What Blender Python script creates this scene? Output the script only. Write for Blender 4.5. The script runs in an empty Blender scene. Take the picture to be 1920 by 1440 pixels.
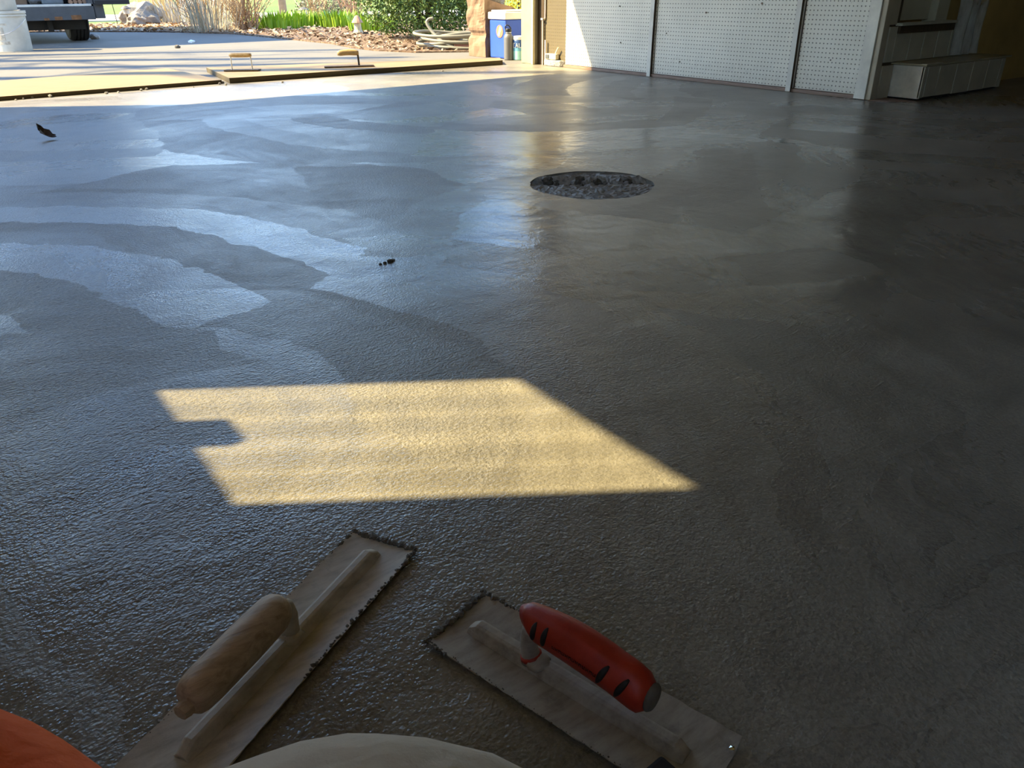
import bpy, bmesh, math, random
from mathutils import Vector, Matrix, Quaternion, noise as mnoise

# ------------------------------------------------------------------ scene, camera
# Garage frame: X runs along the door opening, Y runs out through it, Z up, metres.
sc = bpy.context.scene
col = sc.collection
R = math.radians
random.seed(7)

F_PX, PITCH, ROLL, CAM_H, HEAD = 1440.0, R(27.285), R(0.55), 0.60, R(35.752)
fwd0 = Vector((math.sin(HEAD), math.cos(HEAD), 0))
rt0 = Vector((math.cos(HEAD), -math.sin(HEAD), 0))
c_f = fwd0 * math.cos(PITCH) + Vector((0, 0, -math.sin(PITCH)))
c_d = c_f.cross(rt0)
c_x = rt0 * math.cos(ROLL) + c_d * math.sin(ROLL)
c_y = -rt0 * math.sin(ROLL) + c_d * math.cos(ROLL)
CAM = Vector((0, 0, CAM_H))

def gp(px, py, z=0.0):
    """where the line of sight through a photo pixel meets the level z"""
    d = c_x * ((px - 960) / F_PX) + c_y * ((py - 720) / F_PX) + c_f
    return CAM + d * ((z - CAM_H) / d.z)

def bp(f, r, z):
    """a point given ahead of / right of the kneeling person's phone"""
    return fwd0 * f + rt0 * r + Vector((0, 0, z))

cam_data = bpy.data.cameras.new('camera')
cam_data.sensor_width = 36.0
cam_data.lens = F_PX / 1920 * 36
cam_data.clip_start = 0.02
cam_data.clip_end = 300
cam_o = bpy.data.objects.new('camera', cam_data)
col.objects.link(cam_o)
rot = Matrix((c_x, -c_y, -c_f)).transposed()
cam_o.matrix_world = Matrix.Translation(CAM) @ rot.to_4x4()
sc.camera = cam_o

# ------------------------------------------------------------------ light
SUN_TRAVEL = Vector((0.838, -0.545, -1.003)).normalized()
w = bpy.data.worlds.new('world'); sc.world = w
w.use_nodes = True
wn = w.node_tree.nodes; wl = w.node_tree.links
wn.clear()
sky = wn.new('ShaderNodeTexSky')
sky.sky_type = 'NISHITA'
sky.sun_disc = False
sky.sun_elevation = R(45)
sky.sun_rotation = math.atan2(-SUN_TRAVEL.x, -SUN_TRAVEL.y)
sky.altitude = 200
sky.air_density = 1.0
sky.dust_density = 0.15
sky.ozone_density = 5.0
bg = wn.new('ShaderNodeBackground')
bg.inputs['Strength'].default_value = 0.35
wo = wn.new('ShaderNodeOutputWorld')
wb = wn.new('ShaderNodeMix'); wb.data_type = 'RGBA'; wb.blend_type = 'MULTIPLY'     # camera white balance
wb.inputs[0].default_value = 1.0; wb.inputs[7].default_value = (1.07, 1.0, 0.92, 1)
wl.new(sky.outputs[0], wb.inputs[6]); wl.new(wb.outputs[2], bg.inputs['Color'])
wl.new(bg.outputs[0], wo.inputs['Surface'])

sun_d = bpy.data.lights.new('sun', 'SUN')
sun_d.energy = 8.8
sun_d.angle = R(0.53)
sun_d.color = (1.0, 0.81, 0.45)
sun_o = bpy.data.objects.new('sun', sun_d)
col.objects.link(sun_o)
sun_o.location = (-8, 10, 12)
sun_o.rotation_euler = SUN_TRAVEL.to_track_quat('-Z', 'Y').to_euler()

sc.view_settings.view_transform = 'Standard'
sc.view_settings.look = 'None'
sc.view_settings.gamma = 1.0
sc.view_settings.use_curve_mapping = False
sc.view_settings.exposure = 1.2

# ------------------------------------------------------------------ mesh helpers
class MB:
    def __init__(self): self.v = []; self.f = []; self.mi = []; self.cur = 0
    def add(self, vs, fs):
        b = len(self.v); self.v += [tuple(p) for p in vs]
        self.f += [tuple(i + b for i in q) for q in fs]; self.mi += [self.cur] * len(fs)
        return self
    def box(self, c, s, rz=0.0, m=None):
        c = Vector(c); h = Vector(s) / 2
        M = m if m is not None else Matrix.Rotation(rz, 3, 'Z')
        vs = [c + M @ Vector((sx * h.x, sy * h.y, sz * h.z)) for sz in (-1, 1) for sy in (-1, 1) for sx in (-1, 1)]
        return self.add(vs, [(0, 2, 3, 1), (4, 5, 7, 6), (0, 1, 5, 4), (2, 6, 7, 3), (0, 4, 6, 2), (1, 3, 7, 5)])
    def bb(self, x0, x1, y0, y1, z0, z1):
        return self.box(((x0 + x1) / 2, (y0 + y1) / 2, (z0 + z1) / 2), (x1 - x0, y1 - y0, z1 - z0))
    def tube(self, pts, r, n=8, closed=False, caps=True):
        pts = [Vector(p) for p in pts]
        rr = r if isinstance(r, (list, tuple)) else [r] * len(pts)
        k = len(pts); vs = []; up = None
        for i, p in enumerate(pts):
            a = pts[i - 1] if (i > 0 or closed) else p
            b = pts[(i + 1) % k] if (i < k - 1 or closed) else p
            t = (b - a).normalized() if (b - a).length > 1e-9 else Vector((0, 0, 1))
            if up is None:
                up = t.orthogonal().normalized()
            else:
                up = up - t * up.dot(t)
                up = up.normalized() if up.length > 1e-6 else t.orthogonal().normalized()
            s = t.cross(up)
            for j in range(n):
                th = 2 * math.pi * j / n
                vs.append(p + (up * math.cos(th) + s * math.sin(th)) * rr[i])
        fs = []
        for i in range(k if closed else k - 1):
            a = i * n; b = ((i + 1) % k) * n
            for j in range(n):
                j2 = (j + 1) % n
                fs.append((a + j, a + j2, b + j2, b + j))
        if caps and not closed:
            fs.append(tuple(range(n - 1, -1, -1))); fs.append(tuple((k - 1) * n + j for j in range(n)))
        return self.add(vs, fs)
    def lathe(self, prof, c, n=24, axis=None):
        """prof: list of (radius, height); around axis (default Z) at c"""
        c = Vector(c); M = Matrix.Identity(3)
        if axis is not None: M = Vector((0, 0, 1)).rotation_difference(Vector(axis)).to_matrix()
        vs = []; fs = []
        for (r, h) in prof:
            for j in range(n):
                th = 2 * math.pi * j / n
                vs.append(c + M @ Vector((r * math.cos(th), r * math.sin(th), h)))
        for i in range(len(prof) - 1):
            for j in range(n):
                j2 = (j + 1) % n
                fs.append((i * n + j, i * n + j2, (i + 1) * n + j2, (i + 1) * n + j))
        fs.append(tuple(range(n - 1, -1, -1))); fs.append(tuple((len(prof) - 1) * n + j for j in range(n)))
        return self.add(vs, fs)
    def loft(self, rings, cap=True):
        n = len(rings[0]); vs = [p for r in rings for p in r]; fs = []
        for i in range(len(rings) - 1):
            for j in range(n):
                j2 = (j + 1) % n
                fs.append((i * n + j, i * n + j2, (i + 1) * n + j2, (i + 1) * n + j))
        if cap:
            fs.append(tuple(range(n - 1, -1, -1))); fs.append(tuple((len(rings) - 1) * n + j for j in range(n)))
        return self.add(vs, fs)
    def poly(self, pts, z0, z1):
        """upright prism over a polygon"""
        n = len(pts)
        vs = [(p[0], p[1], z0) for p in pts] + [(p[0], p[1], z1) for p in pts]
        fs = [tuple(range(n - 1, -1, -1)), tuple(range(n, 2 * n))]
        fs += [(i, (i + 1) % n, n + (i + 1) % n, n + i) for i in range(n)]
        return self.add(vs, fs)
    def build(self, name, mat, parent=None, smooth=False, bevel=0.0, seg=2, org=None):
        me = bpy.data.meshes.new(name)
        vs = self.v
        o = bpy.data.objects.new(name, me)
        if org is not None:
            org = Vector(org); vs = [tuple(Vector(p) - org) for p in vs]
        me.from_pydata(vs, [], self.f)
        mats = mat if isinstance(mat, (list, tuple)) else [mat]
        for m_ in mats: me.materials.append(m_)
        if len(mats) > 1:
            for p, i in zip(me.polygons, self.mi): p.material_index = i
        bm = bmesh.new(); bm.from_mesh(me)
        bmesh.ops.recalc_face_normals(bm, faces=bm.faces); bm.to_mesh(me); bm.free()
        if smooth:
            for p in me.polygons: p.use_smooth = True
        col.objects.link(o)
        if bevel > 0:
            b = o.modifiers.new('bevel', 'BEVEL'); b.width = bevel; b.segments = seg; b.limit_method = 'ANGLE'
            b.harden_normals = False
        if org is not None: o.location = org
        if parent is not None:
            o.parent = parent
            o.matrix_parent_inverse = Matrix.Translation(-Vector(parent.location))
        return o

def thing(name, loc, label, cat, group=None):
    o = bpy.data.objects.new(name, None); o.location = loc
    o.empty_display_size = 0.05
    col.objects.link(o); return tag(o, label, cat, group)
def tag(o, label, cat, group=None):
    o['label'] = label; o['category'] = cat
    if group: o['group'] = group
    return o
def struct(o, label=None, cat=None):
    o['kind'] = 'structure'
    if label: o['label'] = label
    if cat: o['category'] = cat
    return o
def stuff(o): o['kind'] = 'stuff'; return o
def smooth_angle(o, deg=40):
    for p in o.data.polygons: p.use_smooth = True
    bm = bmesh.new(); bm.from_mesh(o.data)
    for e in bm.edges:
        if len(e.link_faces) == 2 and e.calc_face_angle(0) > R(deg): e.smooth = False
    bm.to_mesh(o.data); bm.free()
    return o

# ------------------------------------------------------------------ material helpers
class NT:
    def __init__(self, name):
        self.m = bpy.data.materials.new(name); self.m.use_nodes = True
        self.t = self.m.node_tree; self.t.nodes.clear()
        self.out = self.t.nodes.new('ShaderNodeOutputMaterial')
        self.b = self.t.nodes.new('ShaderNodeBsdfPrincipled')
        self.t.links.new(self.b.outputs[0], self.out.inputs['Surface'])
    def nd(self, typ, **kw):
        n = self.t.nodes.new(typ)
        for k, v in kw.items(): setattr(n, k, v)
        return n
    def put(self, sock, v):
        if isinstance(v, bpy.types.NodeSocket): self.t.links.new(v, sock)
        elif v is not None:
            if isinstance(v, (tuple, list)) and len(v) == 3 and len(sock.default_value) == 4: v = (*v, 1)
            sock.default_value = v
    def co(self, kind='Object'):
        return self.nd('ShaderNodeTexCoord').outputs[kind]
    def math(self, op, a, b=None, c=None, clamp=False):
        n = self.nd('ShaderNodeMath', operation=op, use_clamp=clamp)
        self.put(n.inputs[0], a)
        if b is not None: self.put(n.inputs[1], b)
        if c is not None: self.put(n.inputs[2], c)
        return n.outputs[0]
    def vm(self, op, a, b=None, scale=None):
        n = self.nd('ShaderNodeVectorMath', operation=op)
        self.put(n.inputs[0], a)
        if b is not None: self.put(n.inputs[1], b)
        if scale is not None: self.put(n.inputs['Scale'], scale)
        return n.outputs['Value'] if op in ('LENGTH', 'DISTANCE', 'DOT_PRODUCT') else n.outputs[0]
    def mapping(self, v, scale=(1, 1, 1), rot=(0, 0, 0), loc=(0, 0, 0)):
        n = self.nd('ShaderNodeMapping'); self.put(n.inputs['Vector'], v)
        n.inputs['Scale'].default_value = scale; n.inputs['Rotation'].default_value = rot; n.inputs['Location'].default_value = loc
        return n.outputs[0]
    def noise(self, v, scale, detail=3, rough=0.5, dist=0.0, color=False):
        n = self.nd('ShaderNodeTexNoise'); self.put(n.inputs['Vector'], v)
        n.inputs['Scale'].default_value = scale; n.inputs['Detail'].default_value = detail
        n.inputs['Roughness'].default_value = rough; n.inputs['Distortion'].default_value = dist
        return n.outputs['Color' if color else 'Fac']
    def voro(self, v, scale, feature='F1', out='Distance'):
        n = self.nd('ShaderNodeTexVoronoi', feature=feature); self.put(n.inputs['Vector'], v)
        n.inputs['Scale'].default_value = scale
        return n.outputs[out]
    def ramp(self, f, stops):
        n = self.nd('ShaderNodeValToRGB'); self.put(n.inputs[0], f)
        e = n.color_ramp.elements
        while len(e) < len(stops): e.new(0.5)
        for el, (p, c) in zip(e, stops):
            el.position = p
            el.color = (c, c, c, 1) if isinstance(c, (int, float)) else (*c, 1)
        return n.outputs[0]
    def mix(self, f, a, b, blend='MIX'):
        n = self.nd('ShaderNodeMix', data_type='RGBA', blend_type=blend)
        self.put(n.inputs[0], f); self.put(n.inputs[6], a); self.put(n.inputs[7], b)
        return n.outputs[2]
    def mapr(self, v, a, b, c=0.0, d=1.0):
        n = self.nd('ShaderNodeMapRange'); n.clamp = True
        self.put(n.inputs[0], v)
        for i, x in enumerate((a, b, c, d)): self.put(n.inputs[i + 1], x)
        return n.outputs[0]
    def bump(self, h, dist, strength=1.0, normal=None):
        n = self.nd('ShaderNodeBump'); self.put(n.inputs['Height'], h)
        n.inputs['Distance'].default_value = dist; self.put(n.inputs['Strength'], strength)
        if normal is not None: self.put(n.inputs['Normal'], normal)
        return n.outputs[0]
    def fin(self, color=None, rough=None, normal=None, metal=None, spec=None, **kw):
        b = self.b.inputs
        self.put(b['Base Color'], color); self.put(b['Roughness'], rough); self.put(b['Normal'], normal)
        self.put(b['Metallic'], metal); self.put(b['Specular IOR Level'], spec)
        for k, v in kw.items(): self.put(b[k.replace('_', ' ')], v)
        return self.m

_simple = {}
def simple(name, c, rough=0.6, metal=0.0, var=0.18, scale=8.0, bump=0.0, bscale=60.0, spec=None):
    """plain painted / moulded surface with a little blotching and wear relief"""
    if name in _simple: return _simple[name]
    n = NT(name); v = n.co()
    f = n.noise(v, scale, 5, 0.6)
    lo = tuple(x * (1 - var) for x in c); hi = tuple(min(1, x * (1 + var)) for x in c)
    cc = n.ramp(f, [(0.3, lo), (0.7, hi)])
    nm = n.bump(n.noise(v, bscale, 4), bump) if bump else None
    m = n.fin(cc, rough, nm, metal, spec)
    _simple[name] = m
    return m

def wood(name, c1, c2, rough=0.6, scale=(1, 12, 12), rz=0.0, freq=9.0, bump=0.0006):
    n = NT(name); v = n.mapping(n.co(), scale, (0, 0, rz))
    g = n.noise(v, freq, 6, 0.62, 0.6)
    c = n.ramp(g, [(0.3, c1), (0.7, c2)])
    return n.fin(c, rough, n.bump(g, bump))

# ------------------------------------------------------------------ materials
def mat_floor():
    n = NT('wet_troweled_concrete'); P = n.co()
    w1 = n.noise(P, 1.6, 4, 0.55, color=True)
    w1 = n.vm('SUBTRACT', w1, (0.5, 0.5, 0.5))
    Pw = n.vm('ADD', P, n.vm('SCALE', w1, scale=0.22))
    w2 = n.vm('SUBTRACT', n.noise(P, 9.0, 4, 0.6, color=True), (0.5, 0.5, 0.5))
    Pw2 = n.vm('ADD', Pw, n.vm('SCALE', w2, scale=0.075))
    # overlapping trowel sweeps: arcs round each sweep centre, each pass a little different
    def sweep(scale, off, freq):
        q = n.mapping(Pw2, (1, 1, 0), (0, 0, 0), off)
        vo = n.nd('ShaderNodeTexVoronoi', feature='F1'); n.put(vo.inputs['Vector'], q)
        vo.inputs['Scale'].default_value = scale
        off_c = n.vm('MULTIPLY', n.vm('SUBTRACT', vo.outputs['Color'], (0.5, 0.5, 0.5)), (3.4, 3.4, 0))
        d = n.vm('DISTANCE', q, n.vm('ADD', vo.outputs['Position'], off_c))
        rnd = n.nd('ShaderNodeSeparateColor'); n.put(rnd.inputs[0], vo.outputs['Color'])
        k = n.math('MULTIPLY', d, freq)
        fl = n.math('FLOOR', k); fr = n.math('FRACT', k)
        wn_ = n.nd('ShaderNodeTexWhiteNoise', noise_dimensions='1D')
        n.put(wn_.inputs['W'], n.math('ADD', fl, n.math('MULTIPLY', rnd.outputs[0], 37.0)))
        return wn_.outputs['Value'], d, fr
    r1, c1, a1 = sweep(0.62, (0.35, 0.9, 0), 3.6)
    r2, c2, a2 = sweep(0.85, (3.1, 1.7, 0), 5.0)
    big = n.noise(P, 0.9, 4, 0.6)
    fine_w = n.noise(P, 370.0, 1, 0.5)
    cells = n.voro(P, 250.0, 'SMOOTH_F1')
    grain = n.math('ADD', n.math('ADD', n.math('MULTIPLY', fine_w, 0.55), n.math('MULTIPLY', cells, 0.7)), n.math('MULTIPLY', n.noise(P, 110.0, 2, 0.6), 0.9))
    # streaks dragged by the blade edge
    st = n.noise(n.mapping(Pw, (4, 90, 1), (0, 0, R(-62))), 1.6, 4, 0.6)
    st2 = n.noise(n.mapping(Pw, (5, 110, 1), (0, 0, R(20))), 1.5, 4, 0.6)
    # closed (burnished) areas lie round the drain and to its right; open grain elsewhere
    dist = n.vm('DISTANCE', n.mapping(Pw2, (1, 1, 0)), (2.5, 1.5, 0))
    closed = n.mapr(n.math('ADD', dist, n.math('MULTIPLY', n.math('SUBTRACT', big, 0.5), 1.6)), 1.0, 2.1, 1.0, 0.0)
    patch = n.math('ADD', n.math('MULTIPLY', r1, 0.55), n.math('MULTIPLY', r2, 0.45))
    edge = n.mapr(n.math('ADD', n.math('SUBTRACT', r2, 0.5), n.math('MULTIPLY', n.math('SUBTRACT', big, 0.5), 3.0)), -0.5, 0.6)
    openg = n.math('MULTIPLY', n.math('SUBTRACT', 1.0, n.math('MULTIPLY', closed, 0.86)), n.mapr(edge, 0, 1, 0.6, 1.0))
    # colour: damp cement, blotchy
    mott = n.math('ADD', n.math('MULTIPLY', n.noise(Pw2, 5.0, 6, 0.65), 0.82), n.math('MULTIPLY', patch, 0.18))
    base = n.ramp(mott, [(0.25, (0.195, 0.175, 0.142)), (0.5, (0.255, 0.229, 0.185)), (0.75, (0.315, 0.284, 0.23))])
    speck = n.ramp(n.noise(P, 330.0, 2, 0.6), [(0.3, 0.82), (0.6, 1.0)])
    base = n.mix(1.0, base, speck, 'MULTIPLY')
    sp2 = n.ramp(n.noise(P, 150.0, 2, 0.6), [(0.40, 0.62), (0.56, 1.05)])
    base = n.mix(n.math('MULTIPLY', openg, 0.8), base, n.mix(1.0, base, sp2, 'MULTIPLY'))
    cx = n.nd('ShaderNodeCombineXYZ'); n.put(cx.inputs[0], n.math('MULTIPLY', c1, 34.0)); n.put(cx.inputs[1], n.math('MULTIPLY', big, 9.0)); n.put(cx.inputs[2], n.math('MULTIPLY', c2, 3.0))
    drag = n.math('SUBTRACT', n.noise(cx.outputs[0], 1.0, 4, 0.6), 0.5)
    base = n.mix(1.0, base, n.ramp(n.math('ADD', n.math('MULTIPLY', drag, 1.6), 0.5), [(0.0, 0.80), (1.0, 1.14)]), 'MULTIPLY')
    rough0 = n.math('ADD', n.math('ADD', 0.25, n.math('MULTIPLY', openg, 0.16)),
                   n.math('ADD', n.math('MULTIPLY', n.math('SUBTRACT', patch, 0.5), 0.17),
                          n.math('MULTIPLY', n.math('SUBTRACT', edge, 0.5), 0.10)))
    rough = n.math('ADD', rough0, n.math('MULTIPLY', drag, 0.22))
    sw1 = n.noise(n.math('MULTIPLY', c1, 1.0), 1.0, 0) if False else n.math('SINE', n.math('MULTIPLY', n.math('ADD', c1, n.math('MULTIPLY', n.noise(P, 2.5, 2), 0.05)), 130.0))
    sw2 = n.math('SINE', n.math('MULTIPLY', n.math('ADD', c2, n.math('MULTIPLY', n.noise(P, 3.5, 2), 0.04)), 210.0))
    stri = n.math('ADD', n.math('MULTIPLY', sw1, 0.10), n.math('MULTIPLY', sw2, 0.05))
    h_big = n.math('ADD', n.math('ADD', n.math('MULTIPLY', a1, 0.5), n.math('MULTIPLY', a2, 0.3)), stri)
    wav = n.math('ADD', n.noise(Pw2, 2.2, 3, 0.5), n.math('MULTIPLY', n.noise(Pw2, 7.0, 3, 0.55), 0.35))
    b0 = n.bump(wav, 0.012, 0.8)
    b1 = n.bump(h_big, 0.0010, n.mapr(big, 0.35, 0.65, 0.1, 0.6), b0)
    h_st = n.math('ADD', n.math('MULTIPLY', n.mapr(st, 0.52, 0.75), n.mapr(big, 0.45, 0.6)), n.math('MULTIPLY', n.mapr(st2, 0.55, 0.78), n.mapr(r2, 0.4, 0.8)))
    b2 = n.bump(h_st, 0.0009, 0.6, b1)
    b3 = n.bump(grain, 0.0017, n.math('MULTIPLY', openg, 1.0), b2)
    # steps where one sweep overrides the last
    return n.fin(base, rough, b3, spec=0.75)

def mat_pegboard(name, paint, dirt, yoff):
    n = NT(name); P = n.co()
    s = n.nd('ShaderNodeSeparateXYZ'); n.put(s.inputs[0], P)
    I = 0.0254
    fy = n.math('SUBTRACT', n.math('FRACT', n.math('DIVIDE', n.math('ADD', s.outputs[1], 10 - yoff), I)), 0.5)
    fz = n.math('SUBTRACT', n.math('FRACT', n.math('DIVIDE', n.math('ADD', s.outputs[2], 10 * I - 0.034 + I / 2), I)), 0.5)
    r = n.math('SQRT', n.math('ADD', n.math('MULTIPLY', fy, fy), n.math('MULTIPLY', fz, fz)))
    hole = n.mapr(r, 0.105, 0.15, 1.0, 0.0)
    blotch = n.noise(P, 3.0, 6, 0.65)
    scr = n.noise(P, 26.0, 5, 0.7)
    pc = n.mix(n.mapr(blotch, 0.35, 0.7), paint, tuple(x * 0.86 for x in paint))
    pc = n.mix(n.mapr(scr, 0.66, 0.74, 0, 0.75), pc, dirt)
    low = n.mapr(n.math('ADD', s.outputs[2], n.math('MULTIPLY', n.math('SUBTRACT', scr, 0.5), 0.3)), 0.0, 0.16, 0.35, 0.0)
    pc = n.mix(low, pc, dirt)
    cc = n.mix(hole, pc, (0.10, 0.075, 0.05))
    nm = n.bump(hole, 0.004, 0.9); nm.node.invert = True
    return n.fin(cc, 0.55, nm)

def mat_driveway():
    n = NT('broom_finished_driveway'); P = n.co()
    f = n.noise(P, 1.2, 6, 0.65); g = n.noise(P, 120, 3, 0.6)
    c = n.ramp(f, [(0.3, (0.125, 0.117, 0.104)), (0.7, (0.168, 0.157, 0.138))])
    c = n.mix(n.mapr(g, 0.35, 0.7, 0, 0.25), c, (0.25, 0.23, 0.20))
    return n.fin(c, 0.8, n.bump(g, 0.002))

def mat_mulch():
    n = NT('bark_mulch'); P = n.co()
    v = n.voro(P, 26, 'F1', 'Color'); g = n.noise(P, 60, 4, 0.7)
    s = n.nd('ShaderNodeSeparateColor'); n.put(s.inputs[0], v)
    c = n.ramp(s.outputs[0], [(0.1, (0.10, 0.055, 0.032)), (0.5, (0.22, 0.135, 0.08)), (0.9, (0.36, 0.25, 0.16))])
    return n.fin(c, 0.9, n.bump(n.math('ADD', g, s.outputs[1]), 0.03))

def mat_grass():
    n = NT('lawn_grass'); P = n.co()
    f = n.noise(n.mapping(P, (1, 1, 1)), 0.5, 5, 0.6); g = n.noise(P, 40, 4, 0.7)
    c = n.ramp(f, [(0.35, (0.075, 0.15, 0.015)), (0.65, (0.15, 0.25, 0.028))])
    c = n.mix(n.mapr(g, 0.35, 0.65, 0, 0.5), c, (0.19, 0.28, 0.035))
    return n.fin(c, 0.8, n.bump(g, 0.03))

def mat_leaf(name, c1, c2, trans=0.25):
    n = NT(name)
    gi = n.nd('ShaderNodeNewGeometry')
    c = n.ramp(gi.outputs['Random Per Island'], [(0.0, c1), (1.0, c2)])
    return n.fin(c, 0.5, Subsurface_Weight=0.0, Transmission_Weight=0.0)

def mat_trowel(k=1.0):
    n = NT('cement_smeared_steel'); P = n.co()
    v = n.mapping(P, (8, 30, 30))
    f = n.noise(v, 3.0, 6, 0.65); g = n.noise(P, 35, 5, 0.7)
    c = n.ramp(f, [(0.3, (0.38, 0.335, 0.275)), (0.5, (0.54, 0.485, 0.41)), (0.72, (0.66, 0.61, 0.53))])
    c = n.mix(n.mapr(g, 0.55, 0.72, 0, 0.6), c, (0.30, 0.29, 0.28))
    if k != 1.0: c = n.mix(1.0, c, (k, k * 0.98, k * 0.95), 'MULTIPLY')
    met = n.mapr(g, 0.55, 0.75, 0.0, 0.4)
    return n.fin(c, n.mapr(f, 0.3, 0.7, 0.5, 0.75), n.bump(g, 0.0007), met)

def mat_glass():
    n = NT('window_glass')
    t = n.nd('ShaderNodeBsdfTransparent'); t.inputs[0].default_value = (0.95, 0.96, 0.94, 1)
    gl = n.nd('ShaderNodeBsdfGlossy'); gl.inputs['Roughness'].default_value = 0.03
    mx = n.nd('ShaderNodeMixShader'); mx.inputs[0].default_value = 0.07
    n.t.links.new(t.outputs[0], mx.inputs[1]); n.t.links.new(gl.outputs[0], mx.inputs[2])
    n.t.links.new(mx.outputs[0], n.out.inputs['Surface'])
    return n.m

def mat_sheet():
    n = NT('clear_plastic_sheet'); P = n.co()
    t = n.nd('ShaderNodeBsdfTransparent'); t.inputs[0].default_value = (0.92, 0.92, 0.90, 1)
    d = n.b; d.inputs['Base Color'].default_value = (0.55, 0.55, 0.52, 1); d.inputs['Roughness'].default_value = 0.3
    f = n.noise(n.mapping(P, (1, 1, 0.3)), 14, 4, 0.6)
    mx = n.nd('ShaderNodeMixShader'); n.put(mx.inputs[0], n.mapr(f, 0.3, 0.75, 0.25, 0.75))
    n.t.links.new(t.outputs[0], mx.inputs[1]); n.t.links.new(d.outputs[0], mx.inputs[2])
    n.t.links.new(mx.outputs[0], n.out.inputs['Surface'])
    return n.m

def mat_rough_mortar():
    n = NT('raw_mortar'); P = n.co()
    f = n.noise(P, 40, 6, 0.7); v = n.voro(P, 90, 'F1')
    c = n.ramp(f, [(0.28, (0.14, 0.135, 0.125)), (0.5, (0.36, 0.35, 0.33)), (0.8, (0.48, 0.47, 0.44))])
    return n.fin(c, 0.7, n.bump(n.math('ADD', f, v), 0.003))

M_FLOOR = mat_floor()
M_PEG = mat_pegboard('painted_pegboard', (0.82, 0.77, 0.64), (0.36, 0.31, 0.24), 0.0)
M_PEG_SHADE = mat_pegboard('shadow_tinted_pegboard', (0.15, 0.118, 0.062), (0.09, 0.065, 0.035), 0.01)  # strip by the door post: its cast shadow is put into the colour
M_BATTEN = simple('cream_batten_paint', (0.66, 0.62, 0.53), 0.5, var=0.12)
M_DARKWOOD = wood('dark_framing_timber', (0.035, 0.022, 0.012), (0.09, 0.058, 0.03), 0.7, (12, 12, 1))
M_SILL = wood('reddish_sill_timber', (0.20, 0.125, 0.085), (0.33, 0.22, 0.16), 0.7, (12, 1, 12))
M_POST = simple('cream_door_post_paint', (0.34, 0.32, 0.22), 0.45, var=0.1)
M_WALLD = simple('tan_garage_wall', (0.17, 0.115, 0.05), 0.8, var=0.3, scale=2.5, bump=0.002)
M_WALLB = simple('brown_plaster_wall', (0.36, 0.235, 0.075), 0.85, var=0.3, scale=2.2, bump=0.002)
M_WALLP = simple('pale_garage_wall', (0.72, 0.57, 0.34), 0.8, var=0.12, scale=2.5, bump=0.002)
M_CEIL = simple('garage_ceiling_board', (0.42, 0.33, 0.20), 0.9, var=0.12)
M_EXT = simple('cream_house_siding', (0.55, 0.50, 0.38), 0.7, var=0.1)
M_DRIVE = mat_driveway()
M_MULCH = mat_mulch()
M_GRASS = mat_grass()
M_STREET = simple('pale_street_concrete', (0.38, 0.36, 0.34), 0.85, var=0.12, scale=1.5)
M_STEP = simple('grey_step_paint', (0.46, 0.415, 0.31), 0.5, var=0.16, scale=6, bump=0.0008)
M_STEP_LIT = simple('lit_step_side_paint', (0.80, 0.72, 0.58), 0.5, var=0.22, scale=9, bump=0.0008)  # step paint made paler here for light falling on the door-facing side
M_TREAD = simple('worn_tread_paint', (0.36, 0.32, 0.20), 0.38, var=0.25, scale=6, bump=0.0006)
M_JAMB = simple('brown_grey_jamb_paint', (0.42, 0.355, 0.25), 0.5, var=0.12)
M_DOORP = simple('olive_grey_door_paint', (0.42, 0.385, 0.28), 0.4, var=0.08)
M_NOSE = simple('aluminium_nosing', (0.75, 0.72, 0.62), 0.35, 0.6)
M_BLACKGAP = simple('dark_gap', (0.02, 0.017, 0.012), 0.9)
M_GLASS = mat_glass()
M_SHEET = mat_sheet()
M_MORTAR = mat_rough_mortar()
M_TROWEL = mat_trowel()
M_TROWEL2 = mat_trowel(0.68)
M_CRUST = simple('drying_cement_crust', (0.11, 0.095, 0.075), 0.75, var=0.4, scale=60, bump=0.002, bscale=150)
M_STEEL = simple('galvanised_steel', (0.55, 0.53, 0.50), 0.35, 0.85, var=0.15)
M_PINKSTEEL = simple('primed_steel_track', (0.62, 0.50, 0.43), 0.45, 0.2, var=0.12)

# ------------------------------------------------------------------ room shell
XL, XR, YD = -0.90, 4.46, 5.92          # left wall, right (pegboard) wall, slab edge at door
YS, XE, YB = 2.61, 7.4, -3.4            # jog wall with the step, far right, back
DR = Vector((1.778, 1.988, 0)); DRR = 0.212     # floor drain recess

def wob_circle(n, r):
    out = []
    for i in range(n):
        th = 2 * math.pi * i / n
        k = 1 + 0.018 * math.sin(3 * th + 1) + 0.012 * math.sin(7 * th) + random.uniform(-0.012, 0.012)
        out.append((DR.x + r * k * math.cos(th), DR.y + r * k * math.sin(th)))
    return out

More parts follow.
